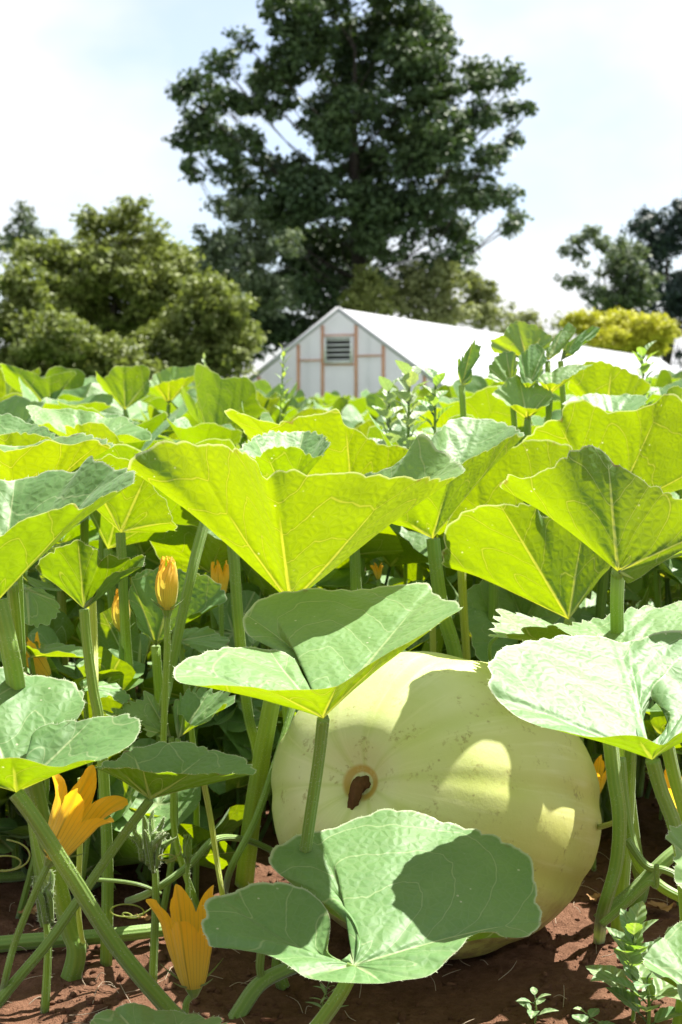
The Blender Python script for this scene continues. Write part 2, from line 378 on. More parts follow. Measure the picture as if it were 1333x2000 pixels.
def tree_leaf(name, c1, c2, tr, tf=.25):
    m, nt = newmat(name); b = NB(nt); geo = b.n('ShaderNodeNewGeometry'); tcn = b.n('ShaderNodeTexCoord')
    n1 = b.noise(tcn.outputs['Object'], .45, 3, .6)
    f = b.m('ADD', b.m('MULTIPLY', geo.outputs['Random Per Island'], .5), b.m('MULTIPLY', b.sm(n1, .35, .65), .5))
    c = b.mix(f, c1, c2)
    pr = b.n('ShaderNodeBsdfPrincipled'); b.l(c, pr.inputs['Base Color']); pr.inputs['Roughness'].default_value = .55; pr.inputs['Specular IOR Level'].default_value = .22
    tl = b.n('ShaderNodeBsdfTranslucent'); tl.inputs['Color'].default_value = (*tr, 1)
    mxs = b.n('ShaderNodeMixShader'); mxs.inputs[0].default_value = tf
    b.l(pr.outputs[0], mxs.inputs[1]); b.l(tl.outputs[0], mxs.inputs[2]); b.out(mxs.outputs[0]); return m
M_TD = tree_leaf('dark_tree_leaf', (.034, .066, .032), (.075, .118, .042), (.09, .15, .02), .14)
M_TO = tree_leaf('olive_tree_leaf', (.085, .115, .03), (.22, .255, .07), (.24, .30, .045), .27)
M_TM = tree_leaf('mid_tree_leaf', (.12, .15, .055), (.24, .27, .11), (.26, .30, .06), .28)
M_TG = tree_leaf('grey_green_tree_leaf', (.065, .10, .055), (.13, .17, .09), (.14, .19, .05), .22)
M_TY = tree_leaf('yellow_bush_leaf', (.34, .36, .03), (.55, .52, .05), (.5, .52, .03), .32)
M_TB = tree_leaf('bluish_dark_leaf', (.022, .040, .040), (.045, .068, .058), (.05, .08, .03), .12)
M_BARK = simple('tree_bark', (.055, .048, .042), .95, .1, 6, .4, .03)
M_FILM = None
def film():
    m, nt = newmat('white_greenhouse_film'); b = NB(nt); tcn = b.n('ShaderNodeTexCoord')
    n1 = b.noise(tcn.outputs['Object'], 1.2, 4, .6)
    c = b.mix(n1, (.60, .61, .66), (.78, .79, .83))
    pr = b.n('ShaderNodeBsdfPrincipled'); b.l(c, pr.inputs['Base Color']); pr.inputs['Roughness'].default_value = .35
    tl = b.n('ShaderNodeBsdfTranslucent'); b.l(c, tl.inputs['Color'])
    mxs = b.n('ShaderNodeMixShader'); mxs.inputs[0].default_value = .42
    b.l(pr.outputs[0], mxs.inputs[1]); b.l(tl.outputs[0], mxs.inputs[2]); b.out(mxs.outputs[0]); return m
M_FILM = film()
M_WOOD = simple('pinkish_timber', (.58, .31, .19), .7, .2, 8, .2)
M_PIPE = simple('grey_steel_pipe', (.32, .34, .37), .4, .5, 5, .1)
M_TRIM = simple('pale_grey_trim', (.45, .46, .48), .5, .3, 5, .1)
M_LOUV = simple('aluminium_louver', (.80, .81, .82), .35, .5, 6, .1)
M_DARK = simple('painted_vent_shade', (.05, .05, .055), .8, .1, 6, .1)  # near-black colour painted as the shade inside the vent

# ------------------------------------------------------------------ ground
def axis(lo, dlo, dhi, hi, step, growth):
    a = list(np.arange(dlo, dhi, step)); s = step; x = a[-1]
    while x < hi: s *= growth; x += s; a.append(x)
    s = step; x = dlo; pre = []
    while x > lo: s *= growth; x -= s; pre.append(x)
    return np.array(pre[::-1] + a)
def soil_h(x, y):
    near = max(0, 1 - max(0, y - 4) / 6)
    h = noise.fractal(Vector((x * 2.2, y * 2.2, 0)), .9, 2.1, 4) * .022 + noise.fractal(Vector((x * 16, y * 16, 3)), .8, 2.0, 4) * .008
    v = noise.voronoi(Vector((x * 22, y * 22, 1)))[0][0]
    return (h + (0.35 - min(v, .35)) * .02) * near
xs = axis(-900, -1.0, 1.0, 900, .011, 1.16); ys = axis(-30, 1.7, 3.4, 1500, .011, 1.13)
X, Yg = np.meshgrid(xs, ys)
Z = np.array([[soil_h(x, y) if (abs(x) < 4 and 0 < y < 12) else 0 for x in xs] for y in ys])
nx, ny = len(xs), len(ys)
idx = np.arange(nx * ny).reshape(ny, nx)
Q = np.stack([idx[:-1, :-1], idx[:-1, 1:], idx[1:, 1:], idx[1:, :-1]], -1).reshape(-1, 4)
cy = Yg[:-1, :-1].ravel(); midx = (cy > 17).astype(int)
tag(link('soil', mesh_np('soil', np.stack([X, Yg, Z], -1).reshape(-1, 3), Q, [M_SOIL, M_GRASS], midx=midx)), kind='structure')
g = Geo()
t_ico = (1 + 5 ** .5) / 2
IV = np.array([(-1, t_ico, 0), (1, t_ico, 0), (-1, -t_ico, 0), (1, -t_ico, 0), (0, -1, t_ico), (0, 1, t_ico), (0, -1, -t_ico), (0, 1, -t_ico), (t_ico, 0, -1), (t_ico, 0, 1), (-t_ico, 0, -1), (-t_ico, 0, 1)]) / 1.9
IF = [(0, 11, 5), (0, 5, 1), (0, 1, 7), (0, 7, 10), (0, 10, 11), (1, 5, 9), (5, 11, 4), (11, 10, 2), (10, 7, 6), (7, 1, 8), (3, 9, 4), (3, 4, 2), (3, 2, 6), (3, 6, 8), (3, 8, 9), (4, 9, 5), (2, 4, 11), (6, 2, 10), (8, 6, 7), (9, 8, 1)]
for k in range(9000):
    y = 1.7 + rng.random() ** 1.6 * 2.6; x = rng.uniform(-1, 1) * (.27 * y + .15)
    r = .0014 + rng.random() ** 7 * .012
    g.add(IV * r * rng.uniform(.35, 1.25, (12, 1)) * rng.uniform(.5, 1.2, 3) * (1, 1, .7) + (x, y, soil_h(x, y) + r * .12), T=IF)
tag(link('soil_clods', g.mesh('soil_clods', M_SOIL, False)), 'crumbs and clods of reddish soil', kind='stuff')
g = Geo()
for k in range(260):
    y = 1.72 + rng.random() ** 1.4 * 1.6; x = rng.uniform(-1, 1) * (.27 * y + .1); a = rng.uniform(0, PI); l = rng.uniform(.012, .07)
    d = np.array((math.cos(a), math.sin(a), 0)) * l / 2; z = soil_h(x, y) + .006
    c = np.array((x, y, z)); bend = np.array((-d[1], d[0], 0)) * rng.uniform(-.22, .22)
    tube(g, [c - d, c + bend + (0, 0, rng.uniform(0, .008)), c + d + (0, 0, rng.uniform(-.002, .01))], [.0005, .0006, .0003], 4, n_per=3, caps=False)
tag(link('straw_litter', g.mesh('straw_litter', M_TWIG)), 'dry straw and rootlets lying on the soil', kind='stuff')

# ------------------------------------------------------------------ trees
def unit(n):
    d = rng.normal(size=(n, 3)); return d / np.linalg.norm(d, axis=1)[:, None]
def tree(name, label, Y, trunk_px, lobes, mat, per=1.0, leaf=.16, clump=.55, gap=.42, depth=.8, base_py=None, trunk_r=.25, group=None, seed=0, wsp=None, bough=True):
    """lobes: (px, py, rx, ry) seen from the field; every lobe is an ellipsoid standing at its own depth inside the crown"""
    base = at(trunk_px, 800, Y); base.z = 0
    t = thing(name, label, 'tree', base, group)
    m_px = Y / FPX
    P = []; Nn = []
    C = []
    r_ = np.random.default_rng(seed)
    tot_w = (max(l[0] + l[2] for l in lobes) - min(l[0] - l[2] for l in lobes)) * m_px
    for (px, py, rx, ry) in lobes:
        R = np.array((rx, (rx + ry) / 2 * depth * 1.3, ry)) * m_px
        dy = r_.uniform(-.22, .22) * tot_w * depth
        c = np.array(at(px, py, Y)) + (0, dy, 0); C.append((c, R))
        vol = R[0] * R[1] * R[2] * 4.2
        nc = max(6, int(vol / clump ** 3 * 1.5 * per + 4))
        d = r_.normal(size=(nc, 3)); d /= np.linalg.norm(d, axis=1)[:, None]
        rad = r_.random(nc) ** .42
        cc = c + d * R * rad[:, None]
        for q, dd in zip(cc, d):
            if noise.noise(Vector(q) * (1.0 / (clump * 2.6)) + Vector((seed * 7.1, 0, 0))) < -gap - .02: continue
            n = int(70 * (clump / leaf / 3.4) ** 2)
            cr_ = clump * r_.uniform(.55, 1.15)
            dv = r_.normal(size=(n, 3)); dv /= np.linalg.norm(dv, axis=1)[:, None]
            pos = q + dv * cr_ * (r_.random((n, 1)) ** .5) * (1, 1, .72)
            P.append(pos); nn = dv * .7 + r_.normal(size=(n, 3)) * .55 + (0, 0, .55); Nn.append(nn)
    P = np.concatenate(P); Nn = np.concatenate(Nn); Nn /= np.linalg.norm(Nn, axis=1)[:, None]
    keep = P[:, 2] > .05
    P, Nn = P[keep], Nn[keep]; n = len(P)
    ta = np.cross(Nn, r_.normal(size=(n, 3))); ta /= np.linalg.norm(ta, axis=1)[:, None] + 1e-9; tb = np.cross(Nn, ta)
    s = leaf * r_.uniform(.55, 1.25, (n, 1))
    V = np.stack([P - ta * s * .62, P + tb * s * .34 - Nn * s * .08, P + ta * s * .62 - Nn * s * .15, P - tb * s * .34 - Nn * s * .08], 1).reshape(-1, 3)
    F = np.arange(n * 4).reshape(-1, 4)
    link('crown', mesh_np(name + '_crown', V, F, mat, smooth=False), t, True)
    # trunk and boughs
    top = max(C, key=lambda q: q[0][2]); H = top[0][2]
    g = Geo(); b0 = np.array(base); cx = np.mean([c[0][0] for c in C])
    tp = np.array((b0[0] * .4 + cx * .6, b0[1], H * .86))
    sp = [b0, b0 * .8 + tp * .2 + (r_.normal() * .02 * H, 0, 0), b0 * .5 + tp * .5 + (r_.normal() * .02 * H, 0, 0), b0 * .25 + tp * .75, tp]
    tube(g, sp, [trunk_r * 1.3, trunk_r, trunk_r * .7, trunk_r * .35, trunk_r * .1], 9, n_per=4)
    link('trunk', g.mesh('trunk', M_BARK), t, True)
    SP = crom(sp, 8)
    if bough:
        for (c, R) in C:
            h = max(.15 * H, c[2] - .5 * math.hypot(c[0] - b0[0], c[1] - b0[1]) - .1 * H)
            a = SP[np.argmin(abs(SP[:, 2] - h))]; g = Geo()
            mid = a * .5 + c * .5 + r_.normal(size=3) * .03 * H * (1, 1, .3) + (0, 0, -.10 * math.hypot(c[0] - a[0], c[1] - a[1]))
            rr = trunk_r * .09
            tube(g, [a, mid, c, c + (c - mid) * .12], [rr, rr * .65, rr * .35, rr * .1], 6, n_per=4)
            for q in range(3):
                d = r_.normal(size=3); d /= np.linalg.norm(d)
                tube(g, [mid * .4 + c * .6, c + d * R * .3 * (1, 1, .8), c + d * R * .5], [rr * .3, rr * .18, rr * .05], 5, n_per=3, caps=False)
            link('limb', g.mesh('limb', M_BARK), t, True)
    return t
OAK = [(575, 40, 58, 48), (635, -25, 70, 70), (760, -40, 80, 60), (690, 70, 70, 50), (600, 110, 70, 55), (690, 150, 80, 60), (790, 40, 80, 70), (850, 90, 38, 60), (800, 140, 75, 60), (858, 30, 28, 45),
       (476, 98, 30, 26), (505, 140, 40, 24), (440, 150, 32, 22), (540, 165, 55, 34), (395, 165, 46, 32), (352, 180, 20, 14), (380, 215, 40, 26), (440, 215, 48, 26), (395, 265, 52, 32), (355, 285, 20, 10), (420, 320, 48, 30), (385, 345, 16, 22),
       (500, 210, 45, 22), (480, 300, 50, 36), (560, 320, 62, 34), (545, 225, 40, 22), (620, 200, 42, 34), (640, 290, 50, 45), (700, 230, 55, 40), (770, 230, 62, 45), (840, 200, 55, 45), (700, 330, 60, 60), (790, 320, 70, 60), (860, 290, 50, 60),
       (950, 130, 40, 26), (925, 165, 35, 25), (985, 165, 28, 22), (1005, 205, 22, 24), (1018, 240, 12, 18), (1010, 265, 8, 12), (930, 230, 36, 34), (900, 250, 30, 25), (965, 215, 16, 14), (890, 330, 44, 30), (950, 320, 40, 24), (970, 290, 16, 12), (930, 355, 40, 22),
       (900, 400, 55, 26), (965, 395, 45, 20), (1005, 418, 30, 12), (1000, 440, 12, 7), (870, 440, 50, 34), (925, 470, 20, 34), (800, 410, 70, 50), (700, 420, 70, 56), (610, 390, 70, 50), (560, 430, 60, 50), (500, 400, 50, 40), (640, 480, 80, 54), (740, 490, 70, 44), (820, 490, 55, 36),
       (530, 500, 60, 50), (500, 580, 50, 60), (570, 580, 40, 34), (480, 650, 60, 60), (690, 540, 50, 34), (530, 640, 70, 40), (570, 520, 40, 40), (600, 650, 60, 44), (740, 400, 50, 44), (660, 270, 40, 40), (720, 300, 44, 40), (590, 470, 44, 40), (820, 260, 40, 36), (625, 560, 56, 44), (650, 610, 44, 34), (880, 520, 44, 36), (780, 560, 60, 34), (470, 350, 44, 24), (450, 250, 40, 26)]
tree('big_oak_tree', 'tall dark broadleaf tree with open spreading crown rising above the greenhouse', 62, 690, OAK, M_TD, per=1.0, leaf=.25, clump=.58, gap=.24, trunk_r=.42, seed=3)
tree('dark_tree', 'lighter green narrow tree against the left foot of the tall dark tree', 56, 450, [(430, 400, 34, 26), (420, 450, 38, 40), (470, 420, 45, 40), (440, 520, 60, 60), (500, 470, 40, 40), (470, 600, 60, 60), (560, 480, 32, 30), (400, 500, 44, 44), (430, 580, 50, 50), (530, 570, 44, 44)], M_TG, per=.8, leaf=.2, clump=.5, gap=.3, trunk_r=.2, seed=5)
tree('leafy_tree', 'broad olive green tree with pale leaf tips filling the left edge', 44, 230, [(270, 410, 26, 22), (235, 430, 50, 26), (300, 445, 32, 26), (180, 435, 34, 26), (150, 480, 60, 34), (260, 480, 80, 40), (340, 510, 50, 34), (90, 510, 60, 40), (210, 540, 110, 50), (330, 570, 90, 50), (110, 590, 90, 50), (240, 620, 110, 50)], M_TO, per=1.0, leaf=.17, clump=.36, gap=.45, trunk_r=.25, seed=8)
tree('leafy_tree', 'low olive tree sloping down to the left corner of the greenhouse', 41, 400, [(400, 570, 60, 40), (440, 610, 55, 46), (380, 640, 90, 50), (470, 660, 36, 40), (430, 700, 70, 46), (330, 690, 80, 50)], M_TO, per=1.0, leaf=.16, clump=.34, gap=.45, trunk_r=.16, seed=9)
tree('leafy_tree', 'rounded olive bush tree lowest in the left corner behind the leaves', 38, 90, [(40, 560, 60, 50), (20, 640, 80, 50), (120, 660, 80, 46), (60, 720, 110, 50), (190, 700, 80, 50), (250, 740, 80, 40)], M_TO, per=1.0, leaf=.15, clump=.32, gap=.45, trunk_r=.14, seed=10)
tree('wispy_tree', 'thin blue grey tree poking above the left edge of the olive trees', 70, 45, [(45, 420, 20, 26), (25, 450, 26, 20), (70, 450, 24, 22), (50, 480, 45, 26), (5, 480, 30, 30), (100, 455, 14, 20)], M_TG, per=.5, leaf=.18, clump=.45, gap=.12, trunk_r=.12, seed=12)
tree('birch_tree', 'pale olive shrub tree directly above the greenhouse peak', 58, 720, [(715, 545, 26, 30), (700, 580, 34, 30), (740, 590, 36, 30), (720, 610, 50, 34)], M_TO, per=.8, leaf=.18, clump=.42, gap=.3, trunk_r=.12, seed=14)
tree('birch_tree', 'airy olive green tree behind the middle of the greenhouse roof', 60, 850, [(800, 530, 32, 34), (840, 560, 44, 40), (790, 580, 44, 34), (880, 540, 34, 34), (850, 610, 80, 34)], M_TM, per=.75, leaf=.19, clump=.45, gap=.3, trunk_r=.14, seed=15)
tree('birch_tree', 'airy olive green tree sloping away right of the tall dark tree', 64, 940, [(915, 560, 34, 34), (950, 580, 34, 30), (930, 615, 60, 30), (985, 610, 22, 24)], M_TM, per=.7, leaf=.19, clump=.45, gap=.28, trunk_r=.12, seed=16)
tree('wispy_tree', 'small faint tree low between the airy trees and the yellow bush', 100, 1050, [(1040, 620, 36, 22), (1085, 635, 40, 20), (1000, 640, 40, 24), (1060, 660, 60, 30)], M_TM, per=.6, leaf=.26, clump=.7, gap=.2, trunk_r=.12, seed=17)
tree('field_tree', 'open grey green tree leaning beside the dark right hand tree', 98, 1180, [(1150, 470, 36, 22), (1110, 500, 32, 16), (1190, 480, 34, 28), (1120, 545, 34, 16), (1160, 525, 30, 20), (1230, 490, 34, 30), (1250, 560, 40, 40), (1210, 530, 44, 34), (1160, 580, 40, 20), (1220, 580, 50, 34), (1200, 620, 70, 24)], M_TG, per=.9, leaf=.30, clump=.72, gap=.2, trunk_r=.22, seed=18)
tree('pine_tree', 'tall dark blue green tree cut by the right edge', 108, 1300, [(1320, 410, 34, 30), (1270, 425, 34, 20), (1235, 445, 26, 16), (1300, 470, 50, 34), (1370, 430, 50, 60), (1260, 490, 40, 26), (1320, 540, 50, 36), (1290, 590, 44, 34), (1350, 610, 50, 50), (1320, 670, 46, 40)], M_TB, per=1.1, leaf=.34, clump=.85, gap=.2, trunk_r=.45, seed=20)
tree('yellow_bush', 'rounded golden yellow shrub behind the far end of the greenhouse', 86, 1210, [(1145, 630, 40, 24), (1205, 630, 54, 30), (1265, 645, 50, 30), (1190, 668, 60, 24), (1250, 680, 55, 26), (1290, 670, 20, 22)], M_TY, per=1.5, leaf=.2, clump=.5, gap=.5, trunk_r=.12, seed=21, bough=False)
# low continuous scrub line closing the view behind the field
g = Geo(); r_ = np.random.default_rng(4)
n = 16000; xx = r_.uniform(-34, 46, n); yy = 118 + r_.uniform(-2, 4, n); zz = r_.random(n) * (2.0 + 1.2 * np.sin(xx * .35) + .8 * np.sin(xx * .9 + 1)); P = np.stack([xx, yy, zz], 1)
Nn = unit(n); ta = np.cross(Nn, unit(n)); tb = np.cross(Nn, ta); s = .5
V = np.stack([P - ta * s, P + tb * s * .6, P + ta * s, P - tb * s * .6], 1).reshape(-1, 3)
tag(link('distant_scrub', mesh_np('distant_scrub', V, np.arange(n * 4).reshape(-1, 4), M_TM, smooth=False)), 'low green scrub along the far side of the farm', kind='stuff')

# ------------------------------------------------------------------ greenhouse
GA = math.radians(24.5)
ridge_d = Vector((math.sin(GA), math.cos(GA), 0)); cross_d = Vector((math.cos(GA), -math.sin(GA), 0))
apex = at(665, 605, 40.0); G0 = Vector((apex.x, apex.y, 0)); HA = apex.z
def gp(u, z, t=0.0): return G0 + cross_d * u + ridge_d * t + Vector((0, 0, z))
SL = .70; HW = 3.75; EZ = HA - SL * HW * 1.0; GL = 42.0
gh = thing('greenhouse', 'long white plastic covered greenhouse with timber framed gable and louvre vent', 'greenhouse', G0)
def roofz(u): return HA - SL * abs(u)
# roof slopes, each a curtain of film with slight sag between hoops
for sgn in (-1, 1):
    us = np.linspace(0, HW + .15, 7); tsn = np.linspace(-.12, GL, 106)
    V = []
    for t in tsn:
        for u in us:
            sag = -.025 * abs(math.sin(PI * t / 1.5)) * math.sin(PI * min(u / HW, 1))
            V.append(gp(sgn * u, roofz(u) + sag + .03, t))
    k = len(us); Q = [(i * k + j, i * k + j + 1, (i + 1) * k + j + 1, (i + 1) * k + j) for i in range(len(tsn) - 1) for j in range(k - 1)]
    link('roof_film', mesh_np('roof_film', [tuple(v) for v in V], Q, M_FILM), gh, True)
    g = Geo(); V = [gp(sgn * HW, EZ, 0), gp(sgn * HW, 0, 0), gp(sgn * HW, 0, GL), gp(sgn * HW, EZ, GL)]
    g.add([tuple(v) for v in V], Q=[(0, 1, 2, 3)]); link('side_wall', g.mesh('side_wall', M_FILM, False), gh, True)
    g = Geo(); beam(g, gp(0, HA + .02, -.14), gp(sgn * (HW + .2), roofz(HW + .2) + .02, -.14), .07, .13); link('rake_trim', g.mesh('rake_trim', M_TRIM, False), gh, True)
for tt in (0, GL):
    g = Geo(); V = [gp(-HW, 0, tt), gp(HW, 0, tt), gp(HW, EZ, tt), gp(0, HA, tt), gp(-HW, EZ, tt)]
    g.add([tuple(v) for v in V], T=[(0, 1, 2), (0, 2, 4), (4, 2, 3)]); link('gable_film', g.mesh('gable_film', M_FILM, False), gh, True)
def upx(px):   # gable coordinate under a pixel column
    k = (px - 666.5) / FPX
    return (k * G0.y - G0.x) / (cross_d.x - k * cross_d.y)
for px in (508, 585, 632, 697, 750, 830):
    u = upx(px); g = Geo(); beam(g, gp(u, 0, -.05), gp(u, roofz(u) - .05, -.05), .075, .06, ridge_d); link('timber_stud', g.mesh('timber_stud', M_WOOD, False), gh, True)
for px in (601, 722, 862, 560):
    u = upx(px); g = Geo(); tube(g, [gp(u, 0, .08), gp(u, roofz(u) / 2, .08), gp(u, roofz(u) - .02, .08)], [.03] * 3, 8); link('steel_post', g.mesh('steel_post', M_PIPE), gh, True)
zr = at(640, 703, 40).z
for (a, b_, z) in ((585, 632, zr), (697, 750, zr + .1), (632, 697, at(660, 712, 40).z), (632, 697, at(660, 655, 40).z)):
    g = Geo(); beam(g, gp(upx(a) + .05, z, -.06), gp(upx(b_) - .05, z, -.06), .05, .05, ridge_d); link('timber_rail', g.mesh('timber_rail', M_WOOD, False), gh, True)
u0, u1 = upx(639), upx(690); z0, z1 = at(660, 708, 40).z, at(660, 659, 40).z
g = Geo()
for (a, b_) in (((u0, z0), (u1, z0)), ((u0, z1), (u1, z1)), ((u0, z0), (u0, z1)), ((u1, z0), (u1, z1))):
    beam(g, gp(a[0], a[1], -.1), gp(b_[0], b_[1], -.1), .05, .1, ridge_d)
lv = link('louvre_vent', g.mesh('louvre_vent', M_LOUV, False), gh, True)
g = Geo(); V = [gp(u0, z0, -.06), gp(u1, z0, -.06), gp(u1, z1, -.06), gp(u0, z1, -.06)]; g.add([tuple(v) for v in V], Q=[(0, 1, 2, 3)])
o = link('vent_shade_sheet', g.mesh('vent_shade_sheet', M_DARK, False), lv); o.data.transform(Matrix.Translation(-G0))  # flat dark sheet over the film, standing for shade behind the slats
for k in range(5):
    z = z0 + (z1 - z0) * (k + .5) / 5; g = Geo()
    beam(g, gp(u0 + .04, z, -.115), gp(u1 - .04, z, -.115), .02, .085, ridge_d * 1.0 + Vector((0, 0, .35)))
    o = link('slat', g.mesh('slat', M_LOUV, False), lv); o.data.transform(Matrix.Translation(-G0))
for t in np.arange(1.5, 30, 1.5):
    g = Geo(); tube(g, [gp(-HW, EZ, t), gp(0, HA - .04, t), gp(HW, EZ, t)], [.02] * 3, 6, n_per=1); link('roof_bow', g.mesh('roof_bow', M_PIPE), gh, True)

# ------------------------------------------------------------------ leaf blades
def leaf_surface(A, rim, Nn=150, M=20, quilt=.004, bulge=0.0, ripple=.004, seed=0, flip=None, cren=.0065, cw=.045, teeth=.0009, nv=7, pulls=None):
    r_ = np.random.default_rng(seed)
    A = np.asarray(A, dtype=float)
    C = crom(rim, 12, closed=True); C = np.vstack([C, C[:1]])
    seg = np.linalg.norm(np.diff(C, axis=0), axis=1); arc = np.concatenate([[0], np.cumsum(seg)]); Ltot = arc[-1]
    u = np.linspace(0, Ltot, Nn, endpoint=False)
    P = np.stack([np.interp(u, arc, C[:, k]) for k in range(3)], 1)
    PU = np.zeros((Nn, 3))
    if pulls is not None:
        q_ = np.asarray(pulls, dtype=float); nq = len(q_)
        fine = np.concatenate([[q_[i] * (1 - k / 12) + q_[(i + 1) % nq] * (k / 12) for k in range(12)] for i in range(nq)]); fine = np.vstack([fine, fine[:1]])
        PU = np.stack([np.interp(u, arc, fine[:, k]) for k in range(3)], 1)
    ncr = max(6, round(Ltot / cw)); ph = r_.uniform(0, 1)
    jit = .35 * np.sin(u / Ltot * 2 * PI * 5 + r_.uniform(0, 6)) + .25 * np.sin(u / Ltot * 2 * PI * 11 + r_.uniform(0, 6))
    sc = np.abs(np.sin(PI * (ncr * u / Ltot + ph + jit)))
    d = P - A; ln = np.linalg.norm(d, axis=1); mx_ = ln.max()  # longest ray
    amt = np.clip((ln / mx_ - .3) / .3, 0, 1)
    ln2 = ln + (cren * (sc - .7) + teeth * r_.uniform(-1, 1, Nn)) * amt
    d = d / (ln[:, None] + 1e-9); ln = np.maximum(ln2, .004)
    dn = np.roll(d, -1, 0); ang = np.arccos(np.clip((d * dn).sum(1), -1, 1)); th = np.concatenate([[0], np.cumsum(ang)[:-1]])
    i0 = int(np.argmin(ln)); tot = ang.sum()
    th = (th - th[i0]) % tot
    fr = {7: [.06, .19, .34, .5, .66, .81, .94], 5: [.1, .3, .5, .7, .9], 3: [.25, .5, .75]}[nv]
    vt = np.array(fr) * tot
    dt = np.abs(th[:, None] - vt[None]); dmin = dt.min(1)
    wedge = tot / nv / 2
    s = (np.linspace(0, 1, M + 1)[1:]) ** .92
    S, I = np.meshgrid(s, np.arange(Nn), indexing='ij')
    K = max(3, Nn // 9); kw = np.hanning(2 * K + 3)[1:-1]; kw /= kw.sum(); Pr = A + d * ln[:, None]
    Ps = sum(k_ * np.roll(Pr, q - K, 0) for q, k_ in enumerate(kw)); delta = (Pr - Ps) * amt[:, None] ** 2
    pos = A + (Pr - delta - A)[None] * s[:, None, None] + delta[None] * (s ** 4)[:, None, None] + PU[None] * (2 * s * (1 - s))[:, None, None]
    # normals of the raw surface
    tu = np.roll(pos, -1, 1) - np.roll(pos, 1, 1); n = np.cross(np.broadcast_to(d[None], pos.shape), tu); n /= np.linalg.norm(n, axis=2)[..., None] + 1e-9
    nm = n.mean((0, 1)); sg = 1 if nm[2] > 0 else -1
    if flip: sg = -sg
    n *= sg
    ker = np.array([1, 2, 3, 2, 1]) / 9
    n = sum(k * np.roll(n, q - 2, 1) for q, k in enumerate(ker))
    pl = np.sin(np.clip(dmin / wedge, 0, 1) * PI / 2)
    off = quilt * pl[None] * np.sin(PI * np.minimum(S, .8)) ** .8
    rp = np.zeros(Nn); 
    for f in (3, 5, 8, 13): rp += np.sin(2 * PI * f * u / Ltot + r_.uniform(0, 6)) / (f ** .5)
    off = off + ripple * rp[None] * S ** 2.5
    off = off + bulge * 4 * S * (1 - S)
    lump = np.array([[noise.noise(Vector(pos[i, j]) * 28) for j in range(Nn)] for i in range(M)]) if M > 12 else 0
    off = off + .0014 * lump * S
    pos = pos + n * off[..., None]
    rr = ln[None] * S; dm = np.minimum(dmin, PI / 2)[None]
    att = np.stack([rr * np.cos(dm), rr * np.sin(dm), S], 2)
    vo_ = .5 * np.sin(th * 1.7 + r_.uniform(0, 6)) + .45 * np.sin(th * 3.1 + r_.uniform(0, 6)) + .3 * np.sin(th * 5.3 + r_.uniform(0, 6))
    global VO
    VO = np.concatenate([[(0, 0, 0)], np.stack([np.tile(vo_, M), np.zeros(M * Nn), np.zeros(M * Nn)], 1)])
    V = np.concatenate([[A], pos.reshape(-1, 3)]); AT = np.concatenate([[(0, 0, 0)], att.reshape(-1, 3)])
    j = np.arange(Nn); jn = (j + 1) % Nn
    T = np.stack([np.zeros(Nn, int), 1 + j, 1 + jn], 1)
    Q = np.concatenate([np.stack([1 + i * Nn + j, 1 + (i + 1) * Nn + j, 1 + (i + 1) * Nn + jn, 1 + i * Nn + jn], 1) for i in range(M - 1)])
    # skip degenerate strip at sinus is not needed; orient so the front faces the upper side
    a0 = V[T[:, 1]] - V[T[:, 0]]; b0 = V[T[:, 2]] - V[T[:, 0]]; nz_ = np.cross(a0, b0).sum(0)
    q = np.cross(V[Q[:, 1]] - V[Q[:, 0]], V[Q[:, 3]] - V[Q[:, 0]]).sum(0)
    up = (nz_ + q)[2] > 0
    if up == bool(flip): T = T[:, ::-1]; Q = Q[:, ::-1]
    return V, T, Q, AT
def stem_mesh(g, pts, r, n_hair=0, hg=None, nper=7):
    k = len(pts); radii = [r * (1.0 + .35 * (i / (k - 1)) ** 1.5) for i in range(k)]; radii[0] = r * 1.05
    P, R, T = tube(g, pts, radii, 20, .09, nper)
    if hg is not None and n_hair: hairs(hg, P, R, T, n_hair)
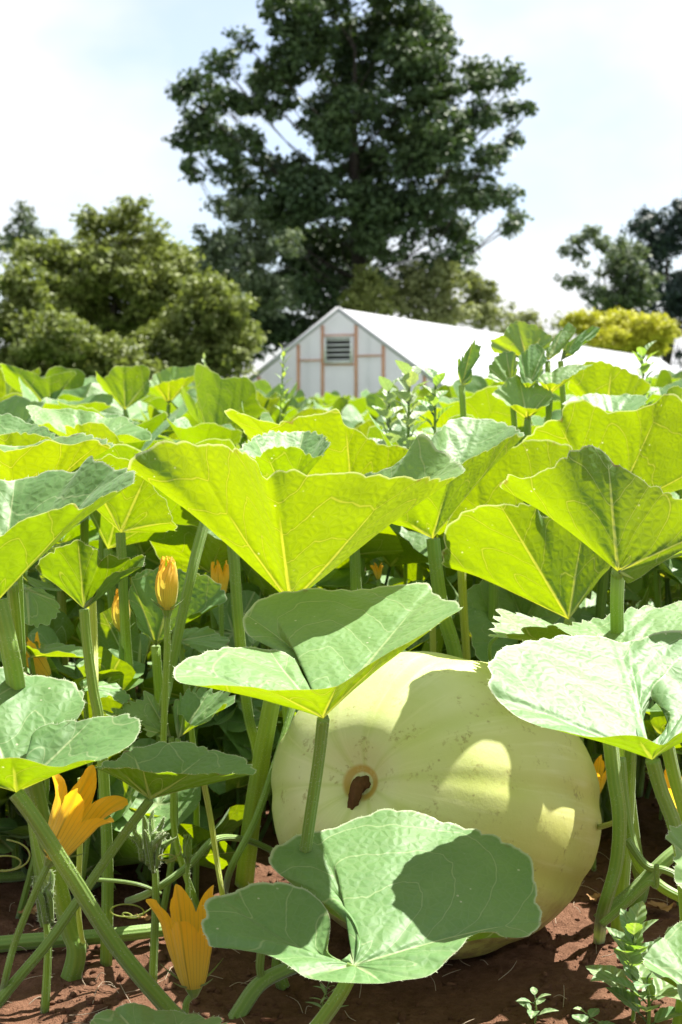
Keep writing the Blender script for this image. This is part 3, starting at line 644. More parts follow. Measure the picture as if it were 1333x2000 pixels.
def hero(label, apex, Y, rim, stem=None, r=.006, N_=170, M=22, cat='leaf', mat=None, group=None, yellow=False, hair=140, rimoff=True, name='pumpkin_leaf', **kw):
    """apex (px, py), rim [(px, py, dY)], stem [(px, py, Y)] + last on the ground"""
    A = at(apex[0], apex[1], Y); rim3 = [tuple(at(q[0], q[1], Y + q[2])) for q in rim]
    if any(len(q) > 3 for q in rim):   # veins that leave the stalk sideways before they turn into their lobe
        kw['pulls'] = [np.array(at(q[3], q[4], Y + q[2] * .4)) - (np.array(A) + np.array(r3)) / 2 if len(q) > 3 else np.zeros(3) for q, r3 in zip(rim, rim3)]
    if stem is None:
        q = gz(apex[0] + rng.uniform(-30, 30), 1900, 0); stem3 = [A, (A.x + (rng.uniform(-.02, .02)), A.y + .03, A.z * .5), (A.x + rng.uniform(-.05, .05), A.y + .06, -.01)]
    else:
        stem3 = [A] + [at(*s) for s in stem]
        l = stem3[-1]
        if l.z > .05: stem3.append(Vector((l.x + (l.x - stem3[-2].x) * .5, l.y + .01, l.z * .45))); stem3.append(Vector((l.x + (l.x - stem3[-2].x) * .8, l.y + .02, -.01)))
    base = Vector(stem3[-1])
    t = thing(name, label, cat, base, group)
    V, T, Q, AT = leaf_surface(A, rim3, N_, M, **kw)
    link('blade', mesh_np('blade', V, [T, Q], mat or M_LEAF, {'vn': AT, 'vo': VO}), t, True)
    g = Geo(); hg = Geo() if hair else None
    stem_mesh(g, [np.array(p) for p in stem3], r, hair, hg)
    st = link('stem', g.mesh('stem', M_STEMY if yellow else M_STEM), t, True)
    if hair:
        # bristles also fringe the blade's margin
        ring = V[-N_:]; inner = V[-2 * N_:-N_]
        for k in range(0, N_):
            if rng.random() < .8:
                f = rng.random(); c = ring[k] * (1 - f) + ring[(k + 1) % N_] * f; d = ring[k] - inner[k]; l = np.linalg.norm(d) + 1e-9
                if l < .002: continue
                d = d / l + rng.normal(size=3) * .35; tip = c + d * .0028 * rng.uniform(.5, 1.2)
                e = (ring[(k + 1) % N_] - ring[k]); e = e / (np.linalg.norm(e) + 1e-9) * .0003
                hg.add([c - e, c + e, tip], T=[(0, 1, 2)])
        o = link('bristles', hg.mesh('bristles', M_HAIR, False), t, True); o['kind'] = 'stuff'
    return t

# ------------------------------------------------------------------ the large traced leaves of the front rows
hero('huge backlit yellow green funnel leaf standing highest in the centre', (569, 1178), 2.00,
     [(250, 915, .0), (260, 896, -0.029), (297, 868, -.02), (350, 864, -.03), (400, 871, -.06), (454, 877, -.12), (499, 902, -0.189), (516, 930, -0.189), (535, 920, -0.189), (565, 917, -0.174), (615, 930, -0.160), (683, 926, -0.145), (739, 928, -0.116), (810, 931, -0.087), (870, 944, -.03), (911, 928, .0),
      (897, 908, .04), (878, 890, .08), (850, 868, .09), (820, 850, .10), (795, 885, .10), (760, 912, .10), (697, 935, .09), (640, 985, .08), (585, 1120, .03), (500, 1000, .06), (400, 965, .05), (300, 925, .04)],
     stem=[(552, 1270, 2.06), (522, 1420, 2.14), (494, 1590, 2.26), (478, 1725, 2.36)], r=.0115, N_=230, M=26, quilt=.005, ripple=.004, bulge=-.006, seed=1, hair=260)
hero('shaded leaf with half sunlit blade reaching over the top of the pumpkin', (632, 1403), 1.62,
     [(430, 1344, -.01), (360, 1340, 0), (335, 1323, .02), (368, 1290, .07), (440, 1267, .12), (530, 1264, .16), (578, 1288, .15), (586, 1325, .11), (622, 1368, .04), (596, 1300, .15, 668, 1350), (560, 1270, .20, 668, 1350), (487, 1240, .23, 668, 1350), (480, 1202, .28, 668, 1350), (515, 1168, .31), (590, 1150, .33), (690, 1152, .34), (760, 1147, .33), (828, 1139, .30), (856, 1166, .25), (905, 1189, .16),
      (868, 1213, .10), (800, 1259, .04), (738, 1288, .0), (685, 1325, -.04), (640, 1343, -.06), (588, 1348, -.06), (505, 1346, -.04)],
     stem=[(622, 1490, 1.66), (604, 1610, 1.71), (588, 1720, 1.78), (568, 1800, 1.86), (552, 1850, 1.93)], r=.0068, N_=230, M=26, quilt=.004, ripple=.0025, seed=2, hair=230, teeth=.0014)
hero('broad leaf lying low in front of the pumpkin with a big triangular shadow', (691, 1886), 1.53,
     [(396, 1822, .05), (400, 1785, .08, 622, 1892), (408, 1752, .11, 622, 1892), (445, 1748, .13, 622, 1892), (505, 1727, .16, 622, 1892), (560, 1732, .16, 622, 1892), (610, 1748, .14, 622, 1892), (642, 1785, .10, 622, 1892), (643, 1830, .06, 622, 1892), (640, 1862, .03), (672, 1874, .01), (706, 1816, .07), (664, 1791, .11, 726, 1800), (618, 1753, .14, 726, 1800), (565, 1712, .17, 726, 1800), (530, 1685, .19, 726, 1800), (534, 1660, .21, 726, 1800), (575, 1635, .23, 700, 1790), (640, 1617, .25), (676, 1606, .26), (736, 1586, .28), (786, 1582, .28), (840, 1596, .27), (891, 1612, .26), (951, 1630, .24), (1006, 1655, .21), (1042, 1690, .18), (1048, 1745, .14), (1058, 1800, .09), (1050, 1822, .07),
      (1016, 1838, .05), (966, 1826, .04), (921, 1832, .02), (885, 1868, -.01), (836, 1907, -.04), (760, 1915, -.05), (666, 1923, -.06), (600, 1909, -.04), (540, 1875, -.01), (470, 1866, .02), (415, 1852, .04)],
     stem=[(668, 1935, 1.52), (630, 1990, 1.53), (560, 2080, 1.56)], r=.0075, N_=260, M=28, quilt=.004, ripple=.0025, seed=3, hair=120, teeth=.0014)
hero('glaring pale sunlit leaf over the right shoulder of the pumpkin', (1274, 1484), 1.66,
     [(955, 1325, .08), (960, 1287, .13), (1005, 1262, .17), (1060, 1249, .2), (1122, 1238, .23), (1190, 1246, .24), (1223, 1255, .24), (1274, 1241, .25, 1222, 1420), (1333, 1236, .26, 1222, 1420), (1400, 1250, .24, 1222, 1420), (1335, 1276, .21, 1222, 1420), (1298, 1316, .17, 1222, 1420), (1274, 1350, .14, 1222, 1420), (1256, 1388, .10, 1222, 1420), (1240, 1425, .05), (1262, 1455, .02), (1312, 1405, .07), (1274, 1362, .12, 1345, 1430), (1288, 1330, .14, 1345, 1430), (1335, 1288, .18, 1345, 1430), (1420, 1290, .16), (1440, 1400, .04), (1340, 1428, -.02),
      (1296, 1458, -.05), (1253, 1440, -.06), (1217, 1436, -.06), (1163, 1439, -.05), (1110, 1429, -.03), (1055, 1421, .0), (1005, 1400, .02), (968, 1368, .05)],
     stem=[(1290, 1540, 1.67), (1318, 1615, 1.70), (1335, 1700, 1.74)], r=.008, N_=230, M=26, quilt=.0035, ripple=.0025, seed=4, hair=170, teeth=.0014)
hero('dark drooping leaf directly behind the glaring pale leaf', (1235, 1310), 2.03,
     [(961, 1242, .0), (964, 1225, .04), (977, 1196, .1), (1012, 1203, .1), (1050, 1215, .1), (1090, 1220, .12), (1150, 1208, .15), (1220, 1195, .17), (1290, 1183, .18), (1360, 1180, .18), (1430, 1190, .12), (1440, 1250, .0), (1360, 1235, -.02), (1300, 1250, -.02), (1250, 1290, .01), (1200, 1262, -.04), (1110, 1240, -.05), (1085, 1228, -.05), (1052, 1225, -.05), (1000, 1236, -.03)],
     stem=[(1232, 1450, 2.09), (1225, 1600, 2.10), (1215, 1735, 2.10)], r=.0085, seed=5, ripple=.004, hair=90, cren=.018, cw=.03)
hero('upper sunlit funnel leaf at the right with streaky shadow near its stem', (1207, 1116), 2.05,
     [(977, 954, .05), (981, 936, .03), (1000, 930, .0), (1038, 933, -.01), (1067, 916, -.02), (1096, 898, -.02), (1120, 880, -.01), (1145, 871, .0), (1168, 878, .02), (1212, 911, .02), (1256, 937, .0), (1333, 977, -.05), (1420, 1010, -.06), (1440, 1070, -.09), (1350, 1062, -.10), (1290, 1098, -.08), (1236, 1134, -.05), (1215, 1128, -.01), (1230, 1040, .06), (1150, 1000, .09), (1060, 975, .08)],
     stem=[(1205, 1200, 2.13), (1212, 1400, 2.16), (1238, 1650, 2.2)], r=.0095, N_=210, M=24, seed=6, ripple=.003, quilt=.004)
hero('lower wide backlit leaf at the right tucked under the upper funnel leaf', (1112, 1210), 2.24,
     [(868, 1108, .02), (866, 1072, .0), (874, 1030, -.02), (905, 1002, -.04), (944, 983, -.06), (995, 985, -.07), (1046, 985, -.06), (1062, 1005, -.04), (1111, 1019, -.02), (1176, 1052, .02), (1196, 1105, .08), (1150, 1150, .14), (1122, 1185, .08), (1080, 1120, .18), (1000, 1090, .2), (920, 1098, .14)],
     stem=[(1120, 1300, 2.28), (1130, 1450, 2.4), (1130, 1560, 2.5)], r=.008, seed=7, ripple=.003, quilt=.004)
hero('folded leaf with dark inner wall between the centre and right funnels', (846, 1052), 2.34,
     [(848, 852, .14), (872, 826, .2), (905, 815, .22), (959, 818, .22), (996, 830, .18), (1028, 852, .08), (1008, 849, .02), (988, 858, -.01), (968, 873, -.04), (941, 887, -.06), (912, 903, -.08), (870, 940, -.09), (800, 980, -.07), (752, 1022, -.03), (770, 985, .08), (830, 1030, .05), (800, 940, .14)],
     stem=[(852, 1110, 2.34), (864, 1190, 2.35), (892, 1300, 2.38)], r=.0105, seed=8, ripple=.002, hair=90)
hero('bright backlit leaf wedged behind the folded leaf right of centre', (965, 1095), 2.55,
     [(872, 1040, .0), (905, 960, -.03), (960, 905, -.05), (1030, 862, -.06), (1110, 868, -.05), (1180, 920, -.03), (1200, 1000, .0), (1100, 1060, .1), (1000, 1075, .1), (980, 1050, .16), (920, 1030, .14)], r=.008, seed=9, hair=0)
hero('wide backlit leaf with branch like shadows at the upper right', (1190, 1010), 2.66,
     [(950, 960, .02), (1000, 890, .0), (1044, 840, -.04), (1067, 822, -.06), (1093, 816, -.07), (1100, 796, -.07), (1129, 780, -.08), (1151, 785, -.08), (1183, 803, -.08), (1234, 805, -.08), (1259, 793, -.08), (1285, 777, -.07), (1306, 766, -.06), (1345, 785, -.05), (1420, 800, .0), (1460, 900, .06), (1350, 950, .15), (1220, 985, .12), (1190, 940, .24), (1060, 920, .2)],
     N_=210, r=.009, seed=10, ripple=.006, hair=0)
hero('backlit leaf with peaked rim above the cupped dark leaf', (690, 1015), 2.62,
     [(435, 808, .0), (455, 800, -.02), (487, 810, -.04), (529, 823, -.06), (565, 821, -.07), (607, 809, -.08), (645, 801, -.08), (662, 803, -.08), (676, 832, -.08), (706, 844, -.07), (745, 870, -.05), (792, 874, -.02), (820, 900, .05), (760, 930, .16), (690, 960, .12), (640, 900, .2), (540, 870, .18), (480, 850, .1)], N_=200, r=.009, seed=11, ripple=.004, hair=60)
hero('small cupped leaf with shaded teal inside behind the huge centre leaf', (560, 985), 2.3,
     [(469, 880, .0), (485, 862, .04), (515, 849, .09), (550, 844, .12), (596, 842, .13), (632, 852, .1), (646, 868, .03), (636, 884, -.01), (612, 890, -.05), (588, 880, -.07), (560, 875, -.08), (530, 877, -.08), (497, 892, -.05)], N_=150, r=.007, seed=12, ripple=.003, hair=60, cw=.022)
hero('big cupped leaf cut by the left edge with pale top and curled tip', (-2, 1172), 1.72,
     [(-160, 1110, -.06), (-60, 1075, -.09), (0, 1047, -.10), (47, 1017, -.11), (90, 1005, -.11), (140, 989, -.10), (168, 994, -.09), (203, 968, -.06), (240, 962, -.03), (266, 950, .0), (264, 926, .03), (238, 914, .06), (205, 905, .08), (176, 896, .11), (150, 926, .12), (118, 924, .13), (85, 928, .14), (51, 938, .14), (0, 938, .13), (-80, 950, .1), (-160, 980, .05), (-60, 1120, .02), (-160, 1040, -.02)],
     stem=[(12, 1230, 1.72), (28, 1310, 1.73), (60, 1500, 1.85), (130, 1790, 1.95)], r=.0105, N_=220, M=26, seed=13, ripple=.003, quilt=.005, hair=200)
hero('darker backlit leaf at the left edge just above the curled tip', (30, 1010), 2.1,
     [(-120, 900, -.02), (-50, 880, -.05), (0, 880, -.07), (40, 881, -.08), (91, 864, -.08), (149, 864, -.07), (182, 857, -.05), (222, 872, -.01), (205, 860, .06), (170, 848, .12), (128, 852, .14), (60, 866, .16), (0, 872, .16), (-100, 880, .1), (-20, 960, .06)], r=.008, seed=14, ripple=.003, hair=60)
hero('shaded green leaf with crinkled rim at the left edge', (20, 960), 2.32, [(-70, 870, .0), (-20, 856, -.02), (20, 849, -.03), (61, 846, -.03), (98, 857, -.02), (110, 880, .03), (60, 900, .1), (0, 895, .1)], r=.006, seed=15, hair=0, N_=120)
hero('pale sunlit leaf dome at the left edge above the crinkled leaf', (-10, 925), 2.5, [(-100, 830, .1), (-50, 812, .12), (0, 809, .13), (34, 814, .12), (68, 830, .1), (110, 850, .04), (126, 864, -.02), (90, 885, -.06), (0, 892, -.08), (-90, 890, -.05)], r=.007, seed=16, hair=0, N_=120)
hero('whitish ragged sunlit leaf second from the left in the middle row', (165, 885), 3.0, [(51, 789, .1), (84, 799, .12), (140, 801, .13), (196, 816, .12), (240, 810, .1), (266, 830, .06), (298, 851, .0), (288, 863, -.05), (248, 856, -.08), (200, 850, -.1), (128, 848, -.08), (81, 831, -.02), (60, 812, .05)], r=.008, seed=17, hair=0, N_=130, ripple=.008)
hero('small rounded yellow backlit leaf left of the huge centre leaf', (205, 985), 2.65, [(127, 838, -.02), (145, 831, -.04), (182, 825, -.05), (216, 839, -.05), (236, 862, -.04), (268, 888, .0), (250, 920, .08), (200, 930, .14), (150, 900, .1)], r=.007, seed=18, hair=0, N_=120)
hero('tall backlit leaf behind the gap between left edge and centre leaves', (236, 1040), 2.3, [(140, 950, .0), (175, 905, -.03), (215, 890, -.05), (262, 905, -.05), (310, 960, -.03), (345, 1030, .0), (300, 1040, .1), (250, 1010, .08), (190, 985, .12)],
     stem=[(240, 1120, 2.3), (247, 1250, 2.35), (258, 1400, 2.5)], r=.0075, seed=19, hair=70)
hero('dark shaded leaf hanging under the curled tip on the left', (165, 1190), 2.0, [(72, 1108, .0), (100, 1080, -.02), (135, 1058, -.03), (168, 1059, -.02), (190, 1075, -.02), (196, 1090, -.03), (222, 1084, -.02), (252, 1089, .0), (285, 1085, .02), (257, 1105, -.01), (218, 1121, -.03), (190, 1152, -.03), (170, 1175, .02), (130, 1150, .06), (95, 1130, .06)],
     stem=[(170, 1250, 2.0), (182, 1340, 2.0), (198, 1440, 2.0)], r=.0065, seed=20, hair=60, N_=140)
hero('dark oval leaf low at the left edge under the big cupped leaf', (52, 1152), 2.2, [(27, 1160, .0), (45, 1148, .02), (78, 1150, .02), (118, 1184, .0), (100, 1214, -.03), (66, 1225, -.04), (36, 1206, -.03)], r=.004, seed=21, hair=0, N_=100, nv=5)
hero('round leaf with bright right edge behind the orange bud', (305, 1262), 2.32, [(260, 1125, .0), (294, 1110, .02), (349, 1112, .03), (412, 1127, .02), (440, 1160, .0), (436, 1178, -.02), (403, 1198, -.03), (370, 1203, -.03), (318, 1250, -.02), (273, 1228, -.01), (254, 1180, .0)], r=.007, seed=22, hair=0, N_=150)
hero('dark narrow leaf right of the closed orange bud', (352, 1252), 2.2, [(346, 1238, .0), (372, 1228, .02), (420, 1232, .02), (446, 1250, .0), (443, 1268, -.03), (402, 1275, -.04), (364, 1262, -.02)], r=.004, seed=23, hair=0, N_=90, nv=3)
hero('flat leaf with lit rim low on the left between the stems', (60, 1285), 2.15, [(40, 1262, .0), (84, 1254, .05), (139, 1264, .05), (198, 1287, .0), (160, 1285, -.04), (84, 1270, -.05)], r=.004, seed=24, hair=0, N_=90, nv=5)
hero('jagged young leaf catching sun beside the thick green stems', (348, 1443), 2.1, [(340, 1372, .02), (366, 1349, .05), (403, 1344, .06), (422, 1354, .05), (451, 1353, .03), (452, 1371, .0), (432, 1380, -.01), (424, 1400, -.02), (380, 1418, -.02), (356, 1396, .01), (342, 1388, .02)], r=.004, seed=25, hair=0, N_=120, cren=.016, cw=.02, nv=5)
hero('dark jagged young leaf below the closed buds', (335, 1440), 2.12, [(200, 1392, .0), (236, 1382, .03), (262, 1366, .04), (285, 1352, .05), (300, 1360, .04), (320, 1376, .02), (328, 1414, .0), (295, 1438, -.04), (268, 1417, -.03), (234, 1400, -.02)], r=.004, seed=26, hair=0, N_=120, cren=.016, cw=.02, nv=5)
hero('small dark leaf left of the closed buds', (165, 1345), 2.15, [(155, 1332, .0), (202, 1330, .04), (237, 1348, .03), (250, 1370, .0), (204, 1366, -.04), (168, 1350, -.03)], r=.0035, seed=27, hair=0, N_=90, nv=3)
hero('two lobed sunlit leaf at the left edge over the open flower', (32, 1548), 1.6,
     [(-120, 1340, .1), (-50, 1312, .14), (0, 1306, .16), (36, 1319, .17), (84, 1320, .17), (125, 1328, .16), (156, 1345, .15), (165, 1372, .12), (152, 1402, .08), (105, 1428, .06), (62, 1446, .05), (76, 1424, .06), (120, 1411, .07), (205, 1401, .08), (252, 1402, .07), (275, 1416, .05), (268, 1438, .02), (246, 1464, -.01), (202, 1477, -.03), (160, 1487, -.05), (118, 1500, -.06), (84, 1494, -.06), (34, 1485, -.07), (0, 1491, -.07), (-60, 1500, -.06), (-20, 1530, -.01), (-100, 1430, .05)],
     stem=[(70, 1600, 1.6), (140, 1710, 1.62), (230, 1850, 1.66), (335, 1975, 1.7)], r=.0085, N_=240, M=26, seed=28, ripple=.003, quilt=.004, hair=300)
hero('smooth shaded leaf on a long crossing stem above the flowers', (293, 1562), 1.74,
     [(183, 1496, .02), (225, 1484, .06), (260, 1465, .09), (312, 1456, .12), (385, 1456, .12), (450, 1472, .09), (498, 1507, .03), (470, 1513, -.01), (425, 1513, -.04), (375, 1512, -.05), (310, 1510, -.05), (245, 1506, -.03)],
     stem=[(235, 1640, 1.74), (165, 1740, 1.73), (95, 1840, 1.72), (15, 1935, 1.72)], r=.0055, N_=190, M=22, seed=29, ripple=.003, hair=220)
hero('leaf rim rising into view at the bottom edge', (300, 2060), 1.5, [(178, 2000, .04), (205, 1980, .07), (250, 1967, .1), (300, 1970, .11), (362, 1979, .1), (420, 1986, .06), (445, 2010, .0), (420, 2050, -.06), (300, 2070, -.08), (190, 2050, -.05)], stem=[(300, 2120, 1.5), (290, 2180, 1.52)], r=.007, seed=30, hair=60)
hero('pale leaf cut by the bottom right corner', (1390, 1965), 1.6, [(1256, 1874, .05), (1263, 1850, .08), (1291, 1830, .1), (1333, 1798, .12), (1420, 1780, .12), (1480, 1850, .05), (1470, 1960, -.03), (1400, 2010, -.06), (1333, 1955, -.05), (1306, 1920, -.03), (1286, 1915, -.02), (1262, 1897, .02)], r=.006, seed=31, hair=60, N_=150)
hero('leaf edge peeking in at the right border beside the tangled vines', (1400, 1730), 1.62, [(1297, 1636, .03), (1312, 1616, .05), (1350, 1608, .06), (1430, 1620, .05), (1460, 1720, .0), (1400, 1770, -.04), (1334, 1732, -.03), (1316, 1700, -.01), (1318, 1660, .01)], r=.006, seed=32, hair=50, N_=150)
# leaves of the tall shoot at the upper right and single rims of the far rows
FARH = [
 ('bright backlit leaf topping the tall shoot at the right', (1030, 705), 3.2, [(960, 665, 0), (985, 650, 0), (992, 634, 0), (1020, 628, .01), (1058, 644, .02), (1080, 664, .02), (1062, 690, 0), (1030, 698, 0), (992, 688, 0), (966, 688, 0)]),
 ('dark leaf at the right side of the tall shoot', (1070, 705), 3.25, [(1066, 690, 0), (1081, 664, .03), (1111, 630, .05), (1121, 650, .06), (1102, 680, .03), (1080, 700, 0)]),
 ('green leaf reaching right from the tall shoot', (1095, 705), 3.3, [(1100, 675, 0), (1130, 655, .03), (1160, 636, .05), (1173, 645, .05), (1150, 664, .02), (1120, 692, 0)]),
 ('pale grey green leaf on the left of the tall shoot', (1000, 760), 3.15, [(952, 735, 0), (961, 705, .02), (985, 687, .04), (1012, 698, .03), (1000, 750, -.03), (968, 742, -.02)]),
 ('shaded leaf with pale curled top in the middle of the tall shoot', (1030, 765), 3.1, [(1011, 702, 0), (1030, 680, .03), (1048, 672, .05), (1067, 692, .04), (1058, 730, 0), (1036, 750, -.03), (1014, 735, -.02)]),
 ('dark leaf low in the tall shoot', (1030, 820), 3.05, [(962, 768, .0), (1004, 735, .04), (1046, 748, .05), (1084, 770, .03), (1068, 792, -.02), (1018, 797, -.04), (984, 787, -.03)]),
 ('pale horizontal leaf right of the tall shoot', (1075, 770), 3.1, [(1050, 738, 0), (1081, 724, .05), (1157, 709, .05), (1128, 731, .0), (1092, 746, -.03), (1060, 752, -.03)]),
 ('wide backlit fan leaf right of the tall shoot', (1185, 830), 3.4, [(1108, 760, .0), (1120, 728, -.02), (1142, 709, -.03), (1178, 705, -.03), (1228, 724, -.03), (1268, 750, 0), (1262, 768, .05), (1190, 780, .08), (1140, 775, .06)]),
 ('narrow lobed leaf standing upright like a flag left of the tall shoot', (902, 752), 3.0, [(896, 735, 0), (895, 706, 0), (908, 690, .01), (920, 672, .02), (931, 667, .02), (941, 690, .02), (924, 716, .01), (922, 742, 0), (908, 752, 0)]),
 ('backlit leaf with raised wing at the far left of the skyline', (98, 800), 5.0, [(0, 712, 0), (25, 715, 0), (62, 727, .0), (88, 738, 0), (115, 729, 0), (150, 726, .02), (132, 746, .02), (108, 765, 0), (60, 770, .12), (15, 750, .1)]),
 ('fan shaped backlit leaf left of the greenhouse skyline', (245, 800), 4.6, [(185, 727, 0), (205, 736, 0), (225, 716, 0), (262, 714, 0), (290, 714, .02), (292, 742, .02), (284, 775, .0), (240, 780, .14), (205, 765, .1)]),
 ('low flat leaf right of the fan shaped skyline leaf', (330, 790), 4.9, [(294, 738, 0), (325, 720, .03), (360, 716, .05), (398, 716, .05), (402, 724, 0), (370, 736, -.05), (320, 746, -.05), (296, 756, -.03)]),
 ('nearly white sunlit leaf lying flat at the upper right', (1180, 850), 3.0, [(1100, 790, .0), (1130, 776, .08), (1180, 770, .12), (1250, 772, .1), (1266, 785, .04), (1234, 806, -.05), (1180, 804, -.08), (1130, 800, -.06)]),
 ('leaf with crumpled pale rim at the upper right border', (1330, 860), 2.9, [(1290, 790, 0), (1305, 762, 0), (1328, 755, 0), (1380, 770, 0), (1400, 830, .05), (1330, 840, .1), (1295, 820, .08)]),
]
for k, (lab, ap, Y, rim) in enumerate(FARH):
    A = at(ap[0], ap[1], Y)
    hero(lab, ap, Y, rim, stem=[(ap[0] + rng.uniform(-15, 15), 1000, Y + .03), (ap[0] + rng.uniform(-15, 15), 1300, Y + .05)], r=.006, N_=110, M=14, seed=60 + k, hair=0, ripple=.004, cren=.014 if 'lobed' in lab else .006)

# ------------------------------------------------------------------ template leaves for the field rows
def template(seed, R=.19, cup=.5, fold=0.0, tilt=0.0, wave=.03, n=22):
    r_ = np.random.default_rng(seed); rim = []
    ph = r_.uniform(0, 6, 4)
    for k in range(n):
        th = -PI + 2 * PI * (k + .5) / n
        r = R * (1 + .07 * math.cos(5 * th) + .05 * math.sin(2 * th + ph[0]) + .04 * math.sin(3 * th + ph[1]))
        if abs(th) > 2.85: r *= .55
        z = cup * R * (r / R) ** 1.3 + wave * math.sin(2 * th + ph[2]) + wave * .8 * math.sin(3 * th + ph[3]) + fold * R * abs(math.sin(th)) * 1.1
        x = r * math.cos(th) * (1 - .18 * cup); y = r * math.sin(th) * (1 - .18 * cup - .35 * fold)
        rim.append((x, y, z))
        if k == n - 1: rim.append((-.12 * R, 0, .02))
    V, T, Q, AT = leaf_surface((0, 0, 0), rim, 84, 12, quilt=.005, ripple=.007, seed=seed, cren=.007, cw=.045)
    Rm = np.array(Euler((0, tilt, 0)).to_matrix()); V = V @ Rm.T
    return mesh_np('leaf_blade', V, [T, Q], M_LEAF, {'vn': AT, 'vo': VO})
TEMPL = [template(100 + k, cup=c, fold=f, tilt=t, wave=wv) for k, (c, f, t, wv) in enumerate([(.75, .0, .2, .02), (.55, .3, .0, .025), (.35, .0, .35, .03), (.9, .2, .15, .02), (.2, .5, .2, .03), (.6, .1, -.3, .03), (.15, .0, .1, .04), (.8, .5, .1, .02), (.45, .2, .5, .025), (.3, .2, .0, .03)])]
STEMS = []
def grown_stem(h, lean, r=.007, seed=0):
    g = Geo(); dx, dy = lean
    pts = [(dx, dy, h), (dx * .8, dy * .8, h * .72), (dx * .45, dy * .45, h * .4), (0, 0, -.01)]
    tube(g, pts, [r, r * 1.05, r * 1.15, r * 1.5], 10, .09, 5)
    return g.mesh('leaf_stem', M_STEMY if seed % 5 == 0 else M_STEM)
def top_py(px): return np.interp(px, [-200, 0, 200, 400, 520, 620, 760, 880, 960, 1100, 1250, 1400], [726, 728, 732, 732, 770, 785, 772, 762, 745, 735, 722, 715])
PUMP = (0.139, 2.10)
def free(x, y, z):
    if z < .6 and math.hypot(x - PUMP[0], y - PUMP[1]) < .5: return False
    return True
cand = []
r_ = np.random.default_rng(11)
def sample(y0, y1, dens, zf, kind):
    y = y0
    area = (y1 - y0) * (.52 * (y0 + y1) / 2 + .7)
    n = int(area * dens); pts = []
    tries = 0
    while len(pts) < n and tries < n * 30:
        tries += 1
        u = r_.random(); y = y0 + (y1 - y0) * u
        if r_.random() > (.52 * y + .7) / (.52 * y1 + .7): continue
        x = r_.uniform(-1, 1) * (.26 * y + .35)
        if any((x - a[0]) ** 2 + (y - a[1]) ** 2 < .5 / dens for a in pts): continue
        z = zf(x, y)
        if not free(x, y, z): continue
        pts.append((x, y, z, kind)); cand.append(pts[-1])
def zc(x, y):
    px = 666.5 + x / y * FPX
    py = np.interp(y, [2.7, 3.4, 4.5, 7], [860, 820, 770, 0]) if y < 4.5 else None
    tp = top_py(px)
    base = .8 + (800 - tp) * 7.0 / FPX           # canopy height far off
    if y >= 4.5: z = np.interp(y, [4.5, 7, 16], [min(base, .8 + (800 - tp - 22) * 4.5 / FPX + .02), base, base + .12])
    else: z = min(.8 + (800 - py) * y / FPX, .8 + (800 - tp - 22) * y / FPX)
    return z - r_.random() ** 1.5 * .16 - .16
sample(2.7, 4.2, 17, zc, 'near'); sample(4.2, 5.6, 13.5, zc, 'mid')
sample(2.28, 4.2, 13.5, lambda x, y: r_.uniform(.22, .55), 'under'); sample(4.2, 6.2, 4, lambda x, y: r_.uniform(.4, .65), 'under')
nmain = len(cand)
REG = lambda px: 'left' if px < 440 else ('centre' if px < 900 else 'right')
WH = {'left': 'below the olive trees', 'centre': 'below the greenhouse gable', 'right': 'below the greenhouse roof'}
LAB = {'near': 'leaf in the second row', 'mid': 'leaf in the far rows', 'under': 'leaf low among the stems'}
LOOK = ['deep cupped', 'gently folded', 'tilted', 'narrow funnel', 'trough folded', 'leaning', 'flat', 'tightly folded', 'steep', 'wavy']
HUE = lambda sc: 'small' if sc < .72 else ('medium' if sc < .84 else 'large')
leafmeshes = 0
for (x, y, z, kind) in cand:
    px = 666.5 + x / y * FPX
    ti = int(r_.integers(0, len(TEMPL))); sc = r_.uniform(.6, .96)
    t = thing('pumpkin_leaf', f"{HUE(sc)} {LOOK[ti]} {LAB[kind]} {WH[REG(px)]}", 'leaf', (x, y, 0), {'near': 'leaves of the second row ', 'mid': 'leaves of the far rows ', 'under': 'leaves in the undergrowth '}[kind] + WH[REG(px)])
    lean = (r_.uniform(-.07, .07), r_.uniform(-.09, .03))
    ob = bpy.data.objects.new('blade', TEMPL[ti]); COL.objects.link(ob); ob.parent = t
    ob.location = (lean[0], lean[1], z)
    tl = .22 if kind != 'under' else .45
    ob.rotation_euler = (r_.normal() * tl, r_.normal() * tl, r_.uniform(0, 2 * PI))
    sc *= (.7 if kind == 'under' else 1)
    ob.scale = (sc * r_.uniform(.88, 1.1), sc, sc * r_.uniform(.8, 1.2))
    st = bpy.data.objects.new('stem', grown_stem(z, lean, r_.uniform(.005, .0085), int(r_.integers(0, 50)))); COL.objects.link(st); st.parent = t
